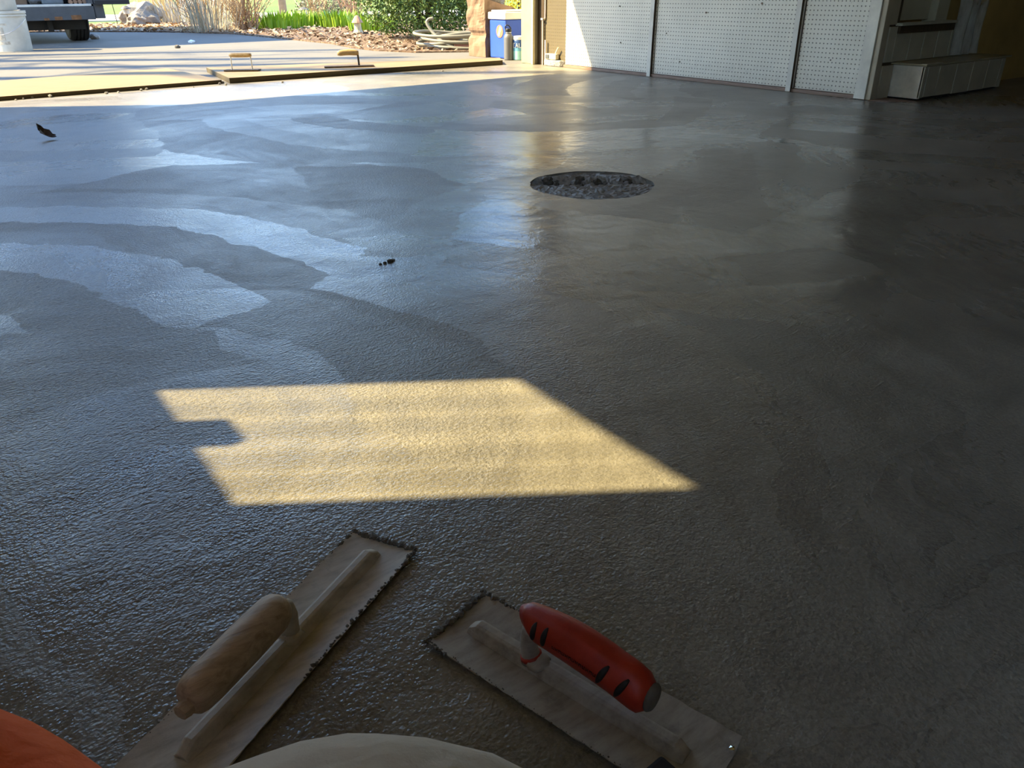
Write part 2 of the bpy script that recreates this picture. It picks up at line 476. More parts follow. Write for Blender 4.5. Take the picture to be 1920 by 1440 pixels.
def make_floor():
    hole = wob_circle(72, DRR)
    outer = [(XL, YB), (XE, YB), (XE, YS + .25), (XR + .1, YS + .25), (XR + .1, YD), (XL, YD)]
    bm = bmesh.new()
    def loop(pts):
        vs = [bm.verts.new((x, y, 0)) for x, y in pts]
        return vs, [bm.edges.new((vs[i], vs[(i + 1) % len(vs)])) for i in range(len(vs))]
    vo, eo = loop(outer); vh, eh = loop(hole)
    bmesh.ops.triangle_fill(bm, edges=eo + eh, use_beauty=True)
    for f in bm.faces:
        if f.normal.z < 0: f.normal_flip()
    # slab edge and the rim of the recess
    for vs, dz in ((vo, -0.12), (vh, -0.05)):
        low = [bm.verts.new((v.co.x, v.co.y, dz)) for v in vs]
        for i in range(len(vs)):
            j = (i + 1) % len(vs)
            bm.faces.new((vs[i], vs[j], low[j], low[i]))
    me = bpy.data.meshes.new('floor'); bm.to_mesh(me); bm.free()
    me.materials.append(M_FLOOR)
    o = bpy.data.objects.new('floor', me); col.objects.link(o)
    return struct(o, 'freshly troweled wet grey concrete garage floor', 'floor'), hole
floor, HOLE = make_floor()

def wallbox(name, label, boxes, mat):
    m = MB()
    for b in boxes: m.bb(*b)
    return struct(m.build(name, mat), label, 'wall')

# left wall with a window opening; the window's frame fixes the daylight size
WY0, WY1, WZ0, WZ1 = 1.591, 2.004, 1.301, 1.933
g = 0.10
wall_left = wallbox('wall_left', 'pale left garage wall with a small window and an added fill window', [
    (XL - .12, XL, YB, -2.75, 0, 2.6), (XL - .12, XL, .25, WY0 - g, 0, 2.6), (XL - .12, XL, -2.75, .25, 0, .75), (XL - .12, XL, -2.75, .25, 2.30, 2.6), (XL - .12, XL, WY1 + g + .35, 6.2, 0, 2.6),
    (XL - .12, XL, WY0 - g, WY1 + g + .35, 0, WZ0 - g), (XL - .12, XL, WY0 - g, WY1 + g + .35, WZ1 + g + .2, 2.6)], M_WALLP)
def ring_frame(m, x0, x1, ya, yb, za, zb, YA, YB_, ZA, ZB):
    m.bb(x0, x1, YA, ya, ZA, ZB).bb(x0, x1, yb, YB_, ZA, ZB).bb(x0, x1, ya, yb, ZA, za).bb(x0, x1, ya, yb, zb, ZB)
    return m
win = struct(ring_frame(MB(), XL - .02, XL, WY0, WY1, WZ0, WZ1, WY0 - g, WY1 + g + .35, WZ0 - g, WZ1 + g + .2).build('window_1', M_BATTEN), 'small window in the left garage wall', 'window')
MB().bb(XL - .014, XL - .010, WY0, WY1, WZ0, WZ1).build('pane', M_GLASS, win)
MB().bb(XL - .005, XL + .05, WY0 - .04, WY1 + .04, WZ0 - .09, WZ0 - .066).build('window_sill', M_BATTEN, win)
fill_win = struct(ring_frame(MB(), XL - .08, XL - .04, -2.70, .20, .80, 2.25, -2.75, .25, .75, 2.30).bb(XL - .075, XL - .045, -.80, -.76, .80, 2.25).bb(XL - .075, XL - .045, -1.76, -1.72, .80, 2.25).build('fill_window', M_BATTEN), 'wide window added for fill light behind the kneeling person', 'window')  # unseen window, added to brighten the foreground
for a_, b_ in ((-2.70, -1.76), (-1.72, -.80), (-.76, .20)): MB().bb(XL - .062, XL - .058, a_, b_, .80, 2.25).build('pane', M_GLASS, fill_win)
# something small standing on the sill: its shadow notches the light patch
t = tag(MB().bb(XL + .002, XL + .030, 1.762, 1.847, WZ0 - .066, WZ0 + .046).build('small_box', simple('tin_box_paint', (0.25, 0.2, 0.14)), bevel=.003), 'small tin box standing on the window sill', 'box')

# right wall: framing behind, pegboard panels, battens, sill plate as pieces of it
wall_right = wallbox('wall_right', 'right garage wall lined with painted pegboard', [(XR + .03, XR + .16, YS, 5.98, 0, 2.6)], M_DARKWOOD)
PEG_Y = [(2.705, 3.125, M_PEG), (3.135, 4.352, M_PEG), (4.36, 5.385, M_PEG), (5.388, 5.70, M_PEG_SHADE)]
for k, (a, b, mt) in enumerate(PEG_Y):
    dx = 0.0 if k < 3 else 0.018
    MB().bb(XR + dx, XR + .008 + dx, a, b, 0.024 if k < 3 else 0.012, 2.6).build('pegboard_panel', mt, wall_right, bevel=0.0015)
for k, y in enumerate((3.142, 4.365)):
    m = MB()
    zs = [i * 2.6 / 16 for i in range(17)]
    rings = []
    for z in zs:
        bow = (0.010 * math.sin(z * 2.3 + k) if k == 1 else 0.003 * math.sin(z * 3))
        y0, y1 = y + bow - 0.002, y + 0.034 + bow
        rings.append([Vector((XR - .020, y0, z + .003)), Vector((XR - .020, y1, z + .003)), Vector((XR + .002, y1, z + .003)), Vector((XR + .002, y0, z + .003))])
    m.loft(rings)
    for i, f in enumerate(m.f):
        pts = [Vector(m.v[q]) for q in f]
        nn = (pts[1] - pts[0]).cross(pts[2] - pts[1])
        if abs(nn.y) > abs(nn.x) and abs(nn.y) > abs(nn.z): m.mi[i] = 1 if sum(p.y for p in pts) / len(pts) < y + .017 else 0  # near side coloured dark: bare timber with its shadow put in
    m.build('batten', [M_BATTEN, M_DARKWOOD], wall_right)
MB().bb(XR - .008, XR + .03, 2.70, 5.40, 0.0, 0.021).build('sill_plate', M_SILL, wall_right, bevel=.003)
MB().bb(XR - .018, XR + .012, 2.632, 2.702, 0.004, 2.6).build('corner_trim', simple('white_corner_trim', (0.74, 0.69, 0.58), 0.45), wall_right, bevel=.002)
for (y, z, s) in ((3.9, 0.44, .006), (4.25, .3, .004), (4.1, .12, .005), (3.45, .5, .006), (2.9, .2, .004), (4.75, .47, .005), (4.72, .22, .005)):
    MB().lathe([(s * .3, 0), (s, .004), (s * .8, .008)], (XR, y, z), 8, (-1, 0, 0)).build('nail_hole_patch', M_DARKWOOD if s < .006 else M_SILL, wall_right)

# jog wall with step, doorway and brown wall beyond
wall_jog = wallbox('wall_rear_right', 'brown plaster wall beyond the step', [(5.48, XE, YS + .02, YS + .2, 0, 2.6), (XR + .01, 4.60, YS + .02, YS + .2, .0, 2.6), (4.60, 5.48, YS + .02, YS + .2, 0, .385), (4.60, 5.20, YS + .12, YS + .2, .385, 2.6), (5.2, 5.48, YS + .05, YS + .2, .385, 2.6), (4.46, 5.48, YS + .02, YS + .2, 2.42, 2.6)], M_WALLB)
door = struct(MB().bb(4.594, 5.06, YS + .075, YS + .115, .41, 2.42).build('door_1', M_DOORP, bevel=.003), 'olive grey painted house door above the step', 'door')
MB().bb(5.064, 5.20, YS + .03, YS + .115, .39, 2.42).build('door_frame', M_DOORP, door, bevel=.004)
MB().bb(XR - .010, 4.506, YS - .012, YS + .02, .002, 2.6).build('jamb_board', M_JAMB, door, bevel=.003)
MB().bb(4.511, 4.588, YS - .006, YS + .02, .396, 2.6).build('jamb_board', M_JAMB, door, bevel=.003)
wallbox('wall_far', 'tan end wall of the dark bay', [(XE, XE + .12, YB, YS + .2, 0, 2.6)], M_WALLD)
wallbox('wall_back', 'tan back garage wall', [(XL - .12, XE + .12, YB - .12, YB, 0, 2.6)], M_WALLD)
struct(MB().bb(XL - .3, XE + .3, YB - .3, 6.40, 2.6, 2.68).build('ceiling', M_CEIL), 'garage ceiling running out to the eave', 'ceiling')
# front wall: thin siding left of the opening with a small light, header, eave fascia
fw = wallbox('wall_front', 'front garage wall around the door opening', [
    (XL, -.80, 6.10, 6.16, 0, 2.6), (-.56, -.45, 6.10, 6.16, 0, 2.6), (-.80, -.56, 6.10, 6.16, 0, 1.99), (-.80, -.56, 6.10, 6.16, 2.16, 2.6),
    (-.45, 4.60, 5.90, 6.0, 2.3, 2.6), (4.62, 7.6, 5.98, 6.10, 0, 2.6), (XL - .3, XE + .3, 6.36, 6.40, 2.5, 2.6)], M_EXT)
post = MB().bb(4.445, 4.60, 5.79, 5.985, 0, 2.35)
post.build('door_post', M_POST, fw, bevel=.004)
MB().bb(4.415, 4.44, 5.775, 5.80, 0, 2.35).build('post_stop', simple('pale_yellow_stop', (0.72, 0.68, 0.42), 0.4), fw, bevel=.002)
MB().bb(4.475, 4.55, 5.70, 5.785, 0.0, 2.6).build('framing_stud', M_DARKWOOD, fw, bevel=.002)
# door tracks: two lit steel strips with a bracket
tr = thing('door_track', (4.46, 5.70, 0), 'two primed steel strips of the door track beside the post', 'track')
MB().tube([(4.463, 5.695, 0.0), (4.462, 5.697, .36), (4.470, 5.675, .37), (4.478, 5.668, 2.3)], .008, 6).build('rail', M_PINKSTEEL, tr)
MB().bb(4.455, 4.462, 5.648, 5.662, 0, .20).build('rail', M_PINKSTEEL, tr, bevel=.001)
MB().bb(4.449, 4.462, 5.682, 5.712, .355, .37).build('bracket', M_STEEL, tr)
# light-beam sensor for the door; grey block below stands in for its bracket's shadow
pad = MB().poly([(4.435, 5.645), (4.48, 5.645), (4.48, 5.41), (4.445, 5.44), (4.43, 5.52)], 0, .05)
tag(pad.build('sensor_shadow_block', M_MORTAR, bevel=.008), 'low grey block imitating the shadow under the door sensor', 'shadow')
se = thing('door_sensor', (4.44, 5.56, .05), 'cream plastic door sensor on the shadow block by the track', 'sensor')
MB().bb(4.435, 4.475, 5.485, 5.625, .053, .098).build('housing', simple('cream_plastic', (0.74, 0.68, 0.5), .4), se, bevel=.006)
MB().bb(4.428, 4.436, 5.575, 5.615, .060, .092).build('lens', simple('sensor_lens', (.12, .13, .14), .15), se, bevel=.003)
MB().tube([(4.452, 5.51, .096), (4.452, 5.495, .12), (4.452, 5.47, .15)], .006, 6).build('bracket', simple('cream_plastic', (.74, .68, .5)), se)

# ------------------------------------------------------------------ step
st = thing('entry_step', (5.1, 2.5, 0), 'two-tier plank-faced step below the house door', 'step')
SX0, SX1, SY = 4.632, 5.600, 2.410
MB().bb(SX0 + .004, SX0 + .02, SY + .006, YS - .004, .010, .184).build('side_panel', M_STEP_LIT, st, bevel=.002)
MB().bb(4.515, SX0 - .004, YS - .014, YS + .018, .004, .183).build('filler_board', M_JAMB, st, bevel=.002)
edges = [SX0, 4.672, 4.800, 4.995, 5.190, 5.380, 5.545, SX1]
bx = []
for a, b in zip(edges[:-1], edges[1:]):
    o = MB().bb(a + .004, b - .004, SY, SY + .016, .012 + random.uniform(0, .006), .183).build('riser_board', M_STEP, st, bevel=.0018)
MB().bb(SX0 + .02, SX1 - .005, SY + .014, YS + .018, .004, .178).build('step_core', M_BLACKGAP, st)
MB().bb(SX0 - .012, 5.478, SY - .012, YS + .018, .187, .197).bb(5.478, SX1 + .035, SY - .012, YS + .018, .187, .197).build('tread', M_TREAD, st)
MB().bb(SX0 - .006, SX0 + .16, SY - .014, SY + .02, .1965, .1985).build('tread_edge_strip', M_NOSE, st)
ue = [4.515, 4.592, 4.752, 4.905, 5.06, 5.215, 5.40]
for a, b in zip(ue[:-1], ue[1:]):
    MB().bb(a + .0035, b - .0035, YS - .012, YS + .012, .2, .386).build('upper_riser_board', M_STEP, st, bevel=.0015)
MB().bb(4.52, 5.39, YS + .012, YS + .018, .2, .386).build('upper_core', M_BLACKGAP, st)
MB().bb(4.586, 5.205, YS - .040, YS + .018, .390, .404).build('upper_nosing', M_NOSE, st, bevel=.002)
MB().bb(4.592, 5.200, YS - .030, YS - .013, .350, .390).build('nosing_shadow', M_DARKWOOD, st, bevel=.002)  # dark strip painted in as the shadow under the nosing
# plastic sheeting hung over the frame
m = MB(); nu, nv = 26, 30
for j in range(nv + 1):
    z = .205 + (2.3 - .205) * j / nv
    for i in range(nu + 1):
        u = i / nu; x = 5.20 + .30 * u + .03 * math.sin(z * 5) * (1 - u)
        y = YS - .018 + .022 * math.sin(u * 17 + z * 3) + .014 * mnoise.noise(Vector((x * 12, z * 5, 3)))
        m.v.append((x, y - .02, z))
m.f = [(j * (nu + 1) + i, j * (nu + 1) + i + 1, (j + 1) * (nu + 1) + i + 1, (j + 1) * (nu + 1) + i) for j in range(nv) for i in range(nu)]
m.mi = [0] * len(m.f)
o = m.build('plastic_sheet', M_SHEET, smooth=True)
tag(o, 'clear plastic sheeting hanging beside the house door', 'sheet')
# loose shim scrap under the wall end
tag(MB().poly([(4.43, 2.60), (4.60, 2.60), (4.585, 2.40), (4.47, 2.50)], .0005, .005).build('wood_scrap', M_SILL), 'flat pale wood scrap on floor at the step corner', 'scrap')

# ------------------------------------------------------------------ floor drain recess
dr = thing('drain_recess', (DR.x, DR.y, -.03), 'round rough mortar-filled recess left in the smooth floor', 'recess')
n_r, n_t = 26, 72
m = MB()
for i in range(n_r + 1):
    r = i / n_r
    for j in range(n_t):
        hx, hy = HOLE[j]
        x = DR.x + (hx - DR.x) * r; y = DR.y + (hy - DR.y) * r
        q = Vector((x * 30, y * 30, 1))
        z = -.007 + .005 * mnoise.noise(q) + .006 * mnoise.noise(q * 2.7) + .004 * mnoise.noise(q * 6)
        # ridge torn across the far half
        v = (x - DR.x) * 0.584 + (y - DR.y) * 0.812
        z += -.016 * math.exp(-((v - .055) / .02) ** 2) + .012 * math.exp(-((v - .10) / .025) ** 2)
        if r > .97: z = min(z, -.004)
        m.v.append((x, y, z))
for i in range(n_r):
    for j in range(n_t):
        j2 = (j + 1) % n_t
        m.f.append((i * n_t + j, i * n_t + j2, (i + 1) * n_t + j2, (i + 1) * n_t + j))
m.mi = [0] * len(m.f)
m.build('mortar_bed', M_MORTAR, dr)
def lump(c, r, seed, sub=2, flat=.7, k=.45):
    bm = bmesh.new(); bmesh.ops.create_icosphere(bm, subdivisions=sub, radius=1)
    vs = []
    for v in bm.verts:
        d = 1 + k * mnoise.noise(v.co * 1.7 + Vector((seed * 3.1, seed, 0)))
        vs.append(Vector(c) + Vector((v.co.x * r * d, v.co.y * r * d, v.co.z * r * d * flat)))
    fs = [tuple(q.index for q in f.verts) for f in bm.faces]; bm.free()
    return MB().add(vs, fs)
for k in range(26):
    a = random.uniform(-.17, .17); b = .055 + random.gauss(0, .022) + (.02 if a < -.05 else 0)
    if a * a + b * b > .03: continue
    p = DR + rt0 * a + fwd0 * b
    rr_ = random.uniform(.006, .016) if k > 3 else .022
    lump((p.x, p.y, -.012), rr_, k, 2, .9, .8).build('mortar_clod', M_CRUST if k % 2 else M_MORTAR, dr)
for k in range(14):
    th = random.uniform(0, 6.28); q = random.uniform(.05, .18)
    p = DR + Vector((q * math.cos(th), q * math.sin(th), 0))
    lump((p.x, p.y, -.014), random.uniform(.004, .009), k + 50, 1, .8, .8).build('mortar_clod', M_CRUST, dr)

# dead leaf, clods and crumbs on the slab
lf = MB()
c0 = gp(92, 262)
pts = []
for i in range(9):
    u = i / 8
    wdt = .035 * math.sin(math.pi * min(1, u * 1.02)) * (1 + .35 * math.sin(u * 19))
    for s in (-1, 0, 1):
        p = c0 + rt0 * (.078 * (u - .5)) + fwd0 * (wdt * s) + Vector((0, 0, .006 + .03 * abs(s) * (1 - u) + .03 * (u - .5) ** 2 + (.03 * (1 - u) ** 2)))
        pts.append(p)
fs = []
for i in range(8):
    for s in range(2):
        fs.append((i * 3 + s, i * 3 + s + 1, i * 3 + s + 4, i * 3 + s + 3))
lf.add(pts, fs)
o = lf.build('dead_leaf', simple('dead_leaf_brown', (.08, .055, .04), .7))
sm = o.modifiers.new('solid', 'SOLIDIFY'); sm.thickness = .0012
tag(o, 'curled dark brown dead leaf lying on the wet concrete', 'leaf')
c0 = gp(722, 494)
cl = thing('cement_clod', (c0.x, c0.y, 0), 'small dark crumb of cement stuck to the floor', 'clod')
for k, (a, b, r) in enumerate(((0, 0, .005), (.010, .014, .007), (.016, .022, .005), (-.010, -.008, .004))):
    lump((c0.x + rt0.x * a + fwd0.x * b, c0.y + rt0.y * a + fwd0.y * b, r * .35), r, k + 5, 2, .5, .7).build('crumb', M_CRUST, cl)
crumb_pts = [(30, 188), (44, 186), (60, 184), (95, 182), (200, 176), (222, 174), (265, 170), (275, 168), (363, 164), (412, 158), (418, 156), (424, 160), (530, 155), (830, 134)]
for k, (px, py) in enumerate(crumb_pts):
    c0 = gp(px, py)
    r = random.uniform(.005, .014)
    o = lump((c0.x, c0.y, r * .5), r, k + 20, 1, .7, .6).build('concrete_crumb', simple('pale_concrete_crumb', (.30, .28, .25), .9))
    tag(o, 'small pale concrete crumb along the slab edge', 'crumb', 'concrete crumbs along the slab edge')

# ------------------------------------------------------------------ outside ground
edge_px = [(4.98, 7.30), (4.35, 7.72), (4.16, 8.30), (4.17, 8.88), (4.31, 9.79), (4.28, 10.73), (4.24, 11.82), (4.19, 13.08), (3.78, 14.2), (3.22, 15.0), (2.64, 15.63), (1.2, 16.9)]
dv = [(XL - 14, 5.93), (4.62, 5.93), (4.62, 6.11), (7.6, 6.11), (7.6, 6.9), (5.6, 7.1)] + edge_px + [(-3, 20.0), (-15, 24)]
struct(MB().poly(dv, -.12, -.002).build('driveway', M_DRIVE), 'sunlit concrete driveway outside the open garage door', 'driveway')
mb_ = [(7.6, 6.9), (5.6, 7.1)] + edge_px + [(1.2, 18.6), (3.33, 19.2), (4.4, 18.5), (6.0, 17.6), (8.0, 16.9), (11, 15.2), (13, 11), (13, 6.9)]
struct(MB().poly(mb_, -.12, .012).build('mulch_bed', M_MULCH), 'brown bark mulch planting bed along the driveway', 'bed')
struct(MB().bb(-90, 130, -60, 160, -.2, -.06).build('lawn', M_GRASS), 'bright green lawn beyond the planting bed', 'lawn')
struct(MB().poly([(-20, 31.0), (4.0, 23.0), (10.4, 20.0), (30, 11), (32, 15.5), (12.2, 25.0), (5.1, 28.8), (-18, 37)], -.1, -.03).build('street', M_STREET), 'pale street strip crossing the lawn', 'street')
# mulch chips and leaf litter: nobody could count them
def scatter_chips(name, mat, n, region, size, lift, parent=None):
    m = MB(); k = 0; tries = 0
    while k < n and tries < n * 20:
        tries += 1
        p = region()
        if p is None: continue
        s = random.uniform(*size); a = random.uniform(0, 6.28)
        tl = Matrix.Rotation(a, 3, 'Z') @ Matrix.Rotation(random.uniform(-.7, .7), 3, 'X') @ Matrix.Rotation(random.uniform(-.7, .7), 3, 'Y')
        vs = [Vector(p) + Vector((0, 0, lift)) + tl @ Vector(q) for q in ((-s, 0, 0), (0, -s * .45, 0.15 * s), (s, 0, 0), (0, s * .45, .15 * s))]
        m.add(vs, [(0, 1, 2, 3)]); k += 1
    return m.build(name, mat)
def inpoly(x, y, P):
    c = False; j = len(P) - 1
    for i in range(len(P)):
        xi, yi = P[i]; xj, yj = P[j]
        if (yi > y) != (yj > y) and x < (xj - xi) * (y - yi) / (yj - yi) + xi: c = not c
        j = i
    return c
def bedpt():
    x = random.uniform(1.2, 8.5); y = random.uniform(7.0, 19.0)
    return (x, y, .012) if inpoly(x, y, mb_) else None
def litterpt():
    x = random.gauss(3.9, .9); y = random.gauss(15.8, 1.3)
    return (x, y, .012) if inpoly(x, y, mb_) and y < 18.7 else None
stuff(tag(scatter_chips('mulch_chips', mat_leaf('mulch_chip', (.13, .075, .045), (.48, .36, .24)), 5200, bedpt, (.02, .05), .008), 'brown bark chips covering the planting bed', 'mulch'))
stuff(tag(scatter_chips('leaf_litter', mat_leaf('dry_leaf_litter', (.34, .19, .09), (.72, .52, .30)), 1700, litterpt, (.03, .075), .02), 'drift of dry tan leaves under the dormant plants', 'leaves'))
tag(MB().poly([(p.x, p.y) for p in (gp(353, 80), gp(360, 81), gp(366, 79), gp(358, 77))], -.001, .02).build('paper_scrap', simple('white_paper', (.8, .8, .8)), bevel=.003), 'crumpled white paper scrap on the shaded driveway', 'litter')
c0 = gp(333, 90); tag(lump((c0.x, c0.y, .012), .03, 3).build('stone', M_CRUST), 'single dark pebble on the sunlit driveway', 'stone')
c0 = gp(178, 73); tag(lump((c0.x, c0.y, .03), .07, 9, 2, .6, .3).build('wheel_chock_stone', simple('grey_stone', (.35, .33, .31))), 'grey stone chocking the trailer wheel', 'stone')

# ------------------------------------------------------------------ plywood and floats
M_PLY1 = wood('weathered_plywood', (.20, .14, .068), (.29, .218, .115), .7, (1, 10, 10), R(0), 4.0)
M_PLYE = wood('dark_ply_edge', (.05, .037, .018), (.12, .09, .045), .8, (2, 2, 60))
def sheet(name, pts, z0, z1, label):
    m = MB().poly(pts, z0, z1); n = len(pts)
    for i in range(2, 2 + n): m.mi[i] = 1
    return tag(m.build(name, [M_PLY1, M_PLYE], bevel=.0015), label, 'plywood')
sheet('plywood_sheet', [(-.30, 5.955), (1.80, 6.075), (1.74, 7.34), (-.38, 6.98)], -.002, .024, 'plywood sheet on the driveway nearer the trailer, against the slab edge')
sheet('plywood_sheet', [(1.845, 6.04), (4.22, 5.955), (4.36, 6.20), (1.98, 7.05)], -.002, .036, 'thicker plywood sheet carrying two hand floats beside the door post')
M_FLH = wood('float_handle_wood', (.42, .27, .11), (.60, .43, .21), .5, (1, 10, 10))
def hand_float(c, ang, hl, label, blade, bl, stanz, solid):
    o = thing('hand_float', c, label, 'float', 'hand floats on the plywood')
    ux = Vector((math.cos(ang), math.sin(ang), 0)); c = Vector(c)
    Mr = Matrix.Rotation(ang, 3, 'Z')
    MB().box(c + Vector((0, 0, .006)), (bl, .09, .010), m=Mr).build('blade', blade, o, bevel=.003)
    m = MB(); hs = []
    for i in range(11):
        u = i / 10 - .5
        r = .017 * (1 - .35 * abs(u * 2) ** 6)
        ctr = c + ux * (hl * u) + Vector((0, 0, stanz + (.010 if solid else 0) * math.cos(u * 2.4)))
        hs.append([ctr + Vector((-ux.y, ux.x, 0)) * (r * math.cos(t_ * math.pi / 6)) + Vector((0, 0, r * (1.35 if solid else 1.0) * math.sin(t_ * math.pi / 6))) for t_ in range(12)])
    m.loft(hs).build('handle', M_FLH, o, smooth=True)
    for s in ((-1, 1) if not solid else (1,)):
        a = c + ux * (hl * .47 * s) + Vector((0, 0, .010)); b = c + ux * (hl * .45 * s) + Vector((0, 0, stanz))
        MB().tube([a, b], .005 if not solid else .008, 6).build('shank', M_STEEL if not solid else M_DARKWOOD, o)
    return o
p = gp(455, 133, .037); ang0 = math.atan2(rt0.y, rt0.x)
hand_float((p.x, p.y, .037), ang0 + .02, .17, 'hand float with straight wooden handle on two thin steel shanks', M_DARKWOOD, .27, .115, False)
p = gp(655, 125.5, .037)
hand_float((p.x, p.y, .037), ang0 + .22, .17, 'hand float with rounded pale wooden handle on a dark blade', M_DARKWOOD, .40, .10, True)

# ------------------------------------------------------------------ finishing trowels
def trowel(name, o2, d, length, width, label, handle, mat):
    """o2: centre of the far end, d: direction along the blade away from that end"""
    d = Vector((d[0], d[1], 0)).normalized(); n = Vector((d.y, -d.x, 0)); o2 = Vector((o2[0], o2[1], 0))
    def at(s, w_, z): return o2 + d * s + n * w_ + Vector((0, 0, z))
    t = thing(name, at(length / 2, 0, 0), label, 'trowel')
    # blade: slightly lifted long sides, worn edges
    m = MB(); ns, nw = 40, 10
    for layer in (0, 1):
        for i in range(ns + 1):
            for j in range(nw + 1):
                s = length * i / ns; wv = (j / nw - .5) * width
                e = 0
                if i in (0, ns): s += random.uniform(-.0015, .0015)
                if j in (0, nw): wv += random.uniform(-.0007, .0007)
                z = .0015 + .0035 * (abs(wv) / (width / 2)) ** 3
                m.v.append(at(s, wv, z + .0012 * layer))
    def idx(l, i, j): return l * (ns + 1) * (nw + 1) + i * (nw + 1) + j
    for i in range(ns):
        for j in range(nw):
            m.f.append((idx(1, i, j), idx(1, i, j + 1), idx(1, i + 1, j + 1), idx(1, i + 1, j)))
            m.f.append((idx(0, i, j), idx(0, i + 1, j), idx(0, i + 1, j + 1), idx(0, i, j + 1)))
    for i in range(ns):
        for j in (0, nw): m.f.append((idx(0, i, j), idx(0, i + 1, j), idx(1, i + 1, j), idx(1, i, j)))
    for j in range(nw):
        for i in (0, ns): m.f.append((idx(0, i, j), idx(0, i, j + 1), idx(1, i, j + 1), idx(1, i, j)))
    m.mi = [0] * len(m.f)
    m.build('blade', mat, t, smooth=False)
    # mounting bar: ridge with sloped sides and rounded ends
    m = MB(); rings = []
    s0, s1 = .024, length - .03
    for i in range(25):
        u = i / 24; s = s0 + (s1 - s0) * u
        tp = min(1, (s - s0) / .010 + .35, (s1 - s) / .010 + .35)
        hh = .0125 * tp * (1 + .03 * mnoise.noise(Vector((s * 40, 0, 2))))
        prof = [(-.0115, 0), (-.0085, .45), (-.0062, .9), (-.003, 1.0), (.003, 1.0), (.0062, .9), (.0085, .45), (.0115, 0)]
        rings.append([at(s, a * (.75 + .25 * tp), .0027 + hh * b) for a, b in prof])
    m.loft(rings).build('mounting_bar', mat, t, smooth=False, bevel=.0008)
    # cement crust along the ends and sides
    m = MB()
    def crust(p0, p1, k, rmin, rmax, zz):
        for q in range(k):
            u = (q + random.uniform(0, 1)) / k
            c = p0.lerp(p1, u) + n * random.uniform(-.0015, .0015) + d * random.uniform(-.0015, .0015)
            r = random.uniform(rmin, rmax) * (1.6 if random.random() < .1 else 1)
            b = lump((c.x, c.y, zz + r * .2), r, random.uniform(0, 90), 1, .55, .7)
            m.add(b.v, b.f)
    crust(at(.002, -width / 2, 0), at(.002, width / 2, 0), 90, .0015, .0038, .004)
    crust(at(0, -width / 2 + .001, 0), at(length * .12, -width / 2 + .001, 0), 26, .0014, .0034, .005)
    crust(at(length * .12, -width / 2 + .001, 0), at(length * .6, -width / 2 + .001, 0), 56, .0008, .0020, .006)
    crust(at(0, width / 2 - .001, 0), at(length * .10, width / 2 - .001, 0), 16, .0012, .003, .005)
    crust(at(length * .1, width / 2 - .001, 0), at(length * .9, width / 2 - .001, 0), 60, .0004, .0009, .006)
    stuff(m.build('cement_crust', M_CRUST, t))
    handle(t, at, d, n)
    return t

M_HANDLE = wood('worn_beech_handle', (.32, .23, .155), (.64, .51, .37), .55, (1, 9, 9), R(-29.5), 16.0, .0008)
def wood_handle(t, at, d, n):
    s0, s1, zc, r0 = .180, .312, .060, .0195
    rings = []
    prof = [(0, .35), (.02, .62), (.06, .84), (.12, .97), (.25, 1.0), (.45, 1.02), (.65, 1.0), (.82, .98), (.92, .93), (.97, .82), (1.0, .6)]
    for u, k in prof:
        s = s0 + (s1 - s0) * u
        rings.append([at(s, -.002 - .006 * u, zc + .004 * (u - .5)) + n * (r0 * k * math.cos(a * math.pi / 10)) + Vector((0, 0, r0 * k * 1.06 * math.sin(a * math.pi / 10))) for a in range(20)])
    m = MB().loft(rings); m.build('handle', M_HANDLE, t, smooth=True)
    # tenon end, split
    m = MB(); q = []
    for u, k in ((-.003, .0075), (.004, .0078), (.009, .0066), (.010, .004)):
        q.append([at(s1 + u, -.008, zc - .002) + n * (k * math.cos(a * math.pi / 6) * (1 + .1 * (a % 3))) + Vector((0, 0, k * math.sin(a * math.pi / 6))) for a in range(12)])
    m.loft(q).build('tenon', M_HANDLE, t, smooth=False)
    pts = [at(.178, 0, .010), at(.174, 0, .022), at(.1725, -.0005, .036), at(.176, -.001, .050), at(.186, -.002, .059), at(.2, -.002, .06)]
    MB().tube(pts, [.0105, .0082, .0075, .0075, .008, .008], 12).build('shank', M_TROWEL, t, smooth=True)
    lump(at(.178, 0, .011), .0135, 4, 2, .6, .3).build('shank_foot', M_TROWEL, t, smooth=True)

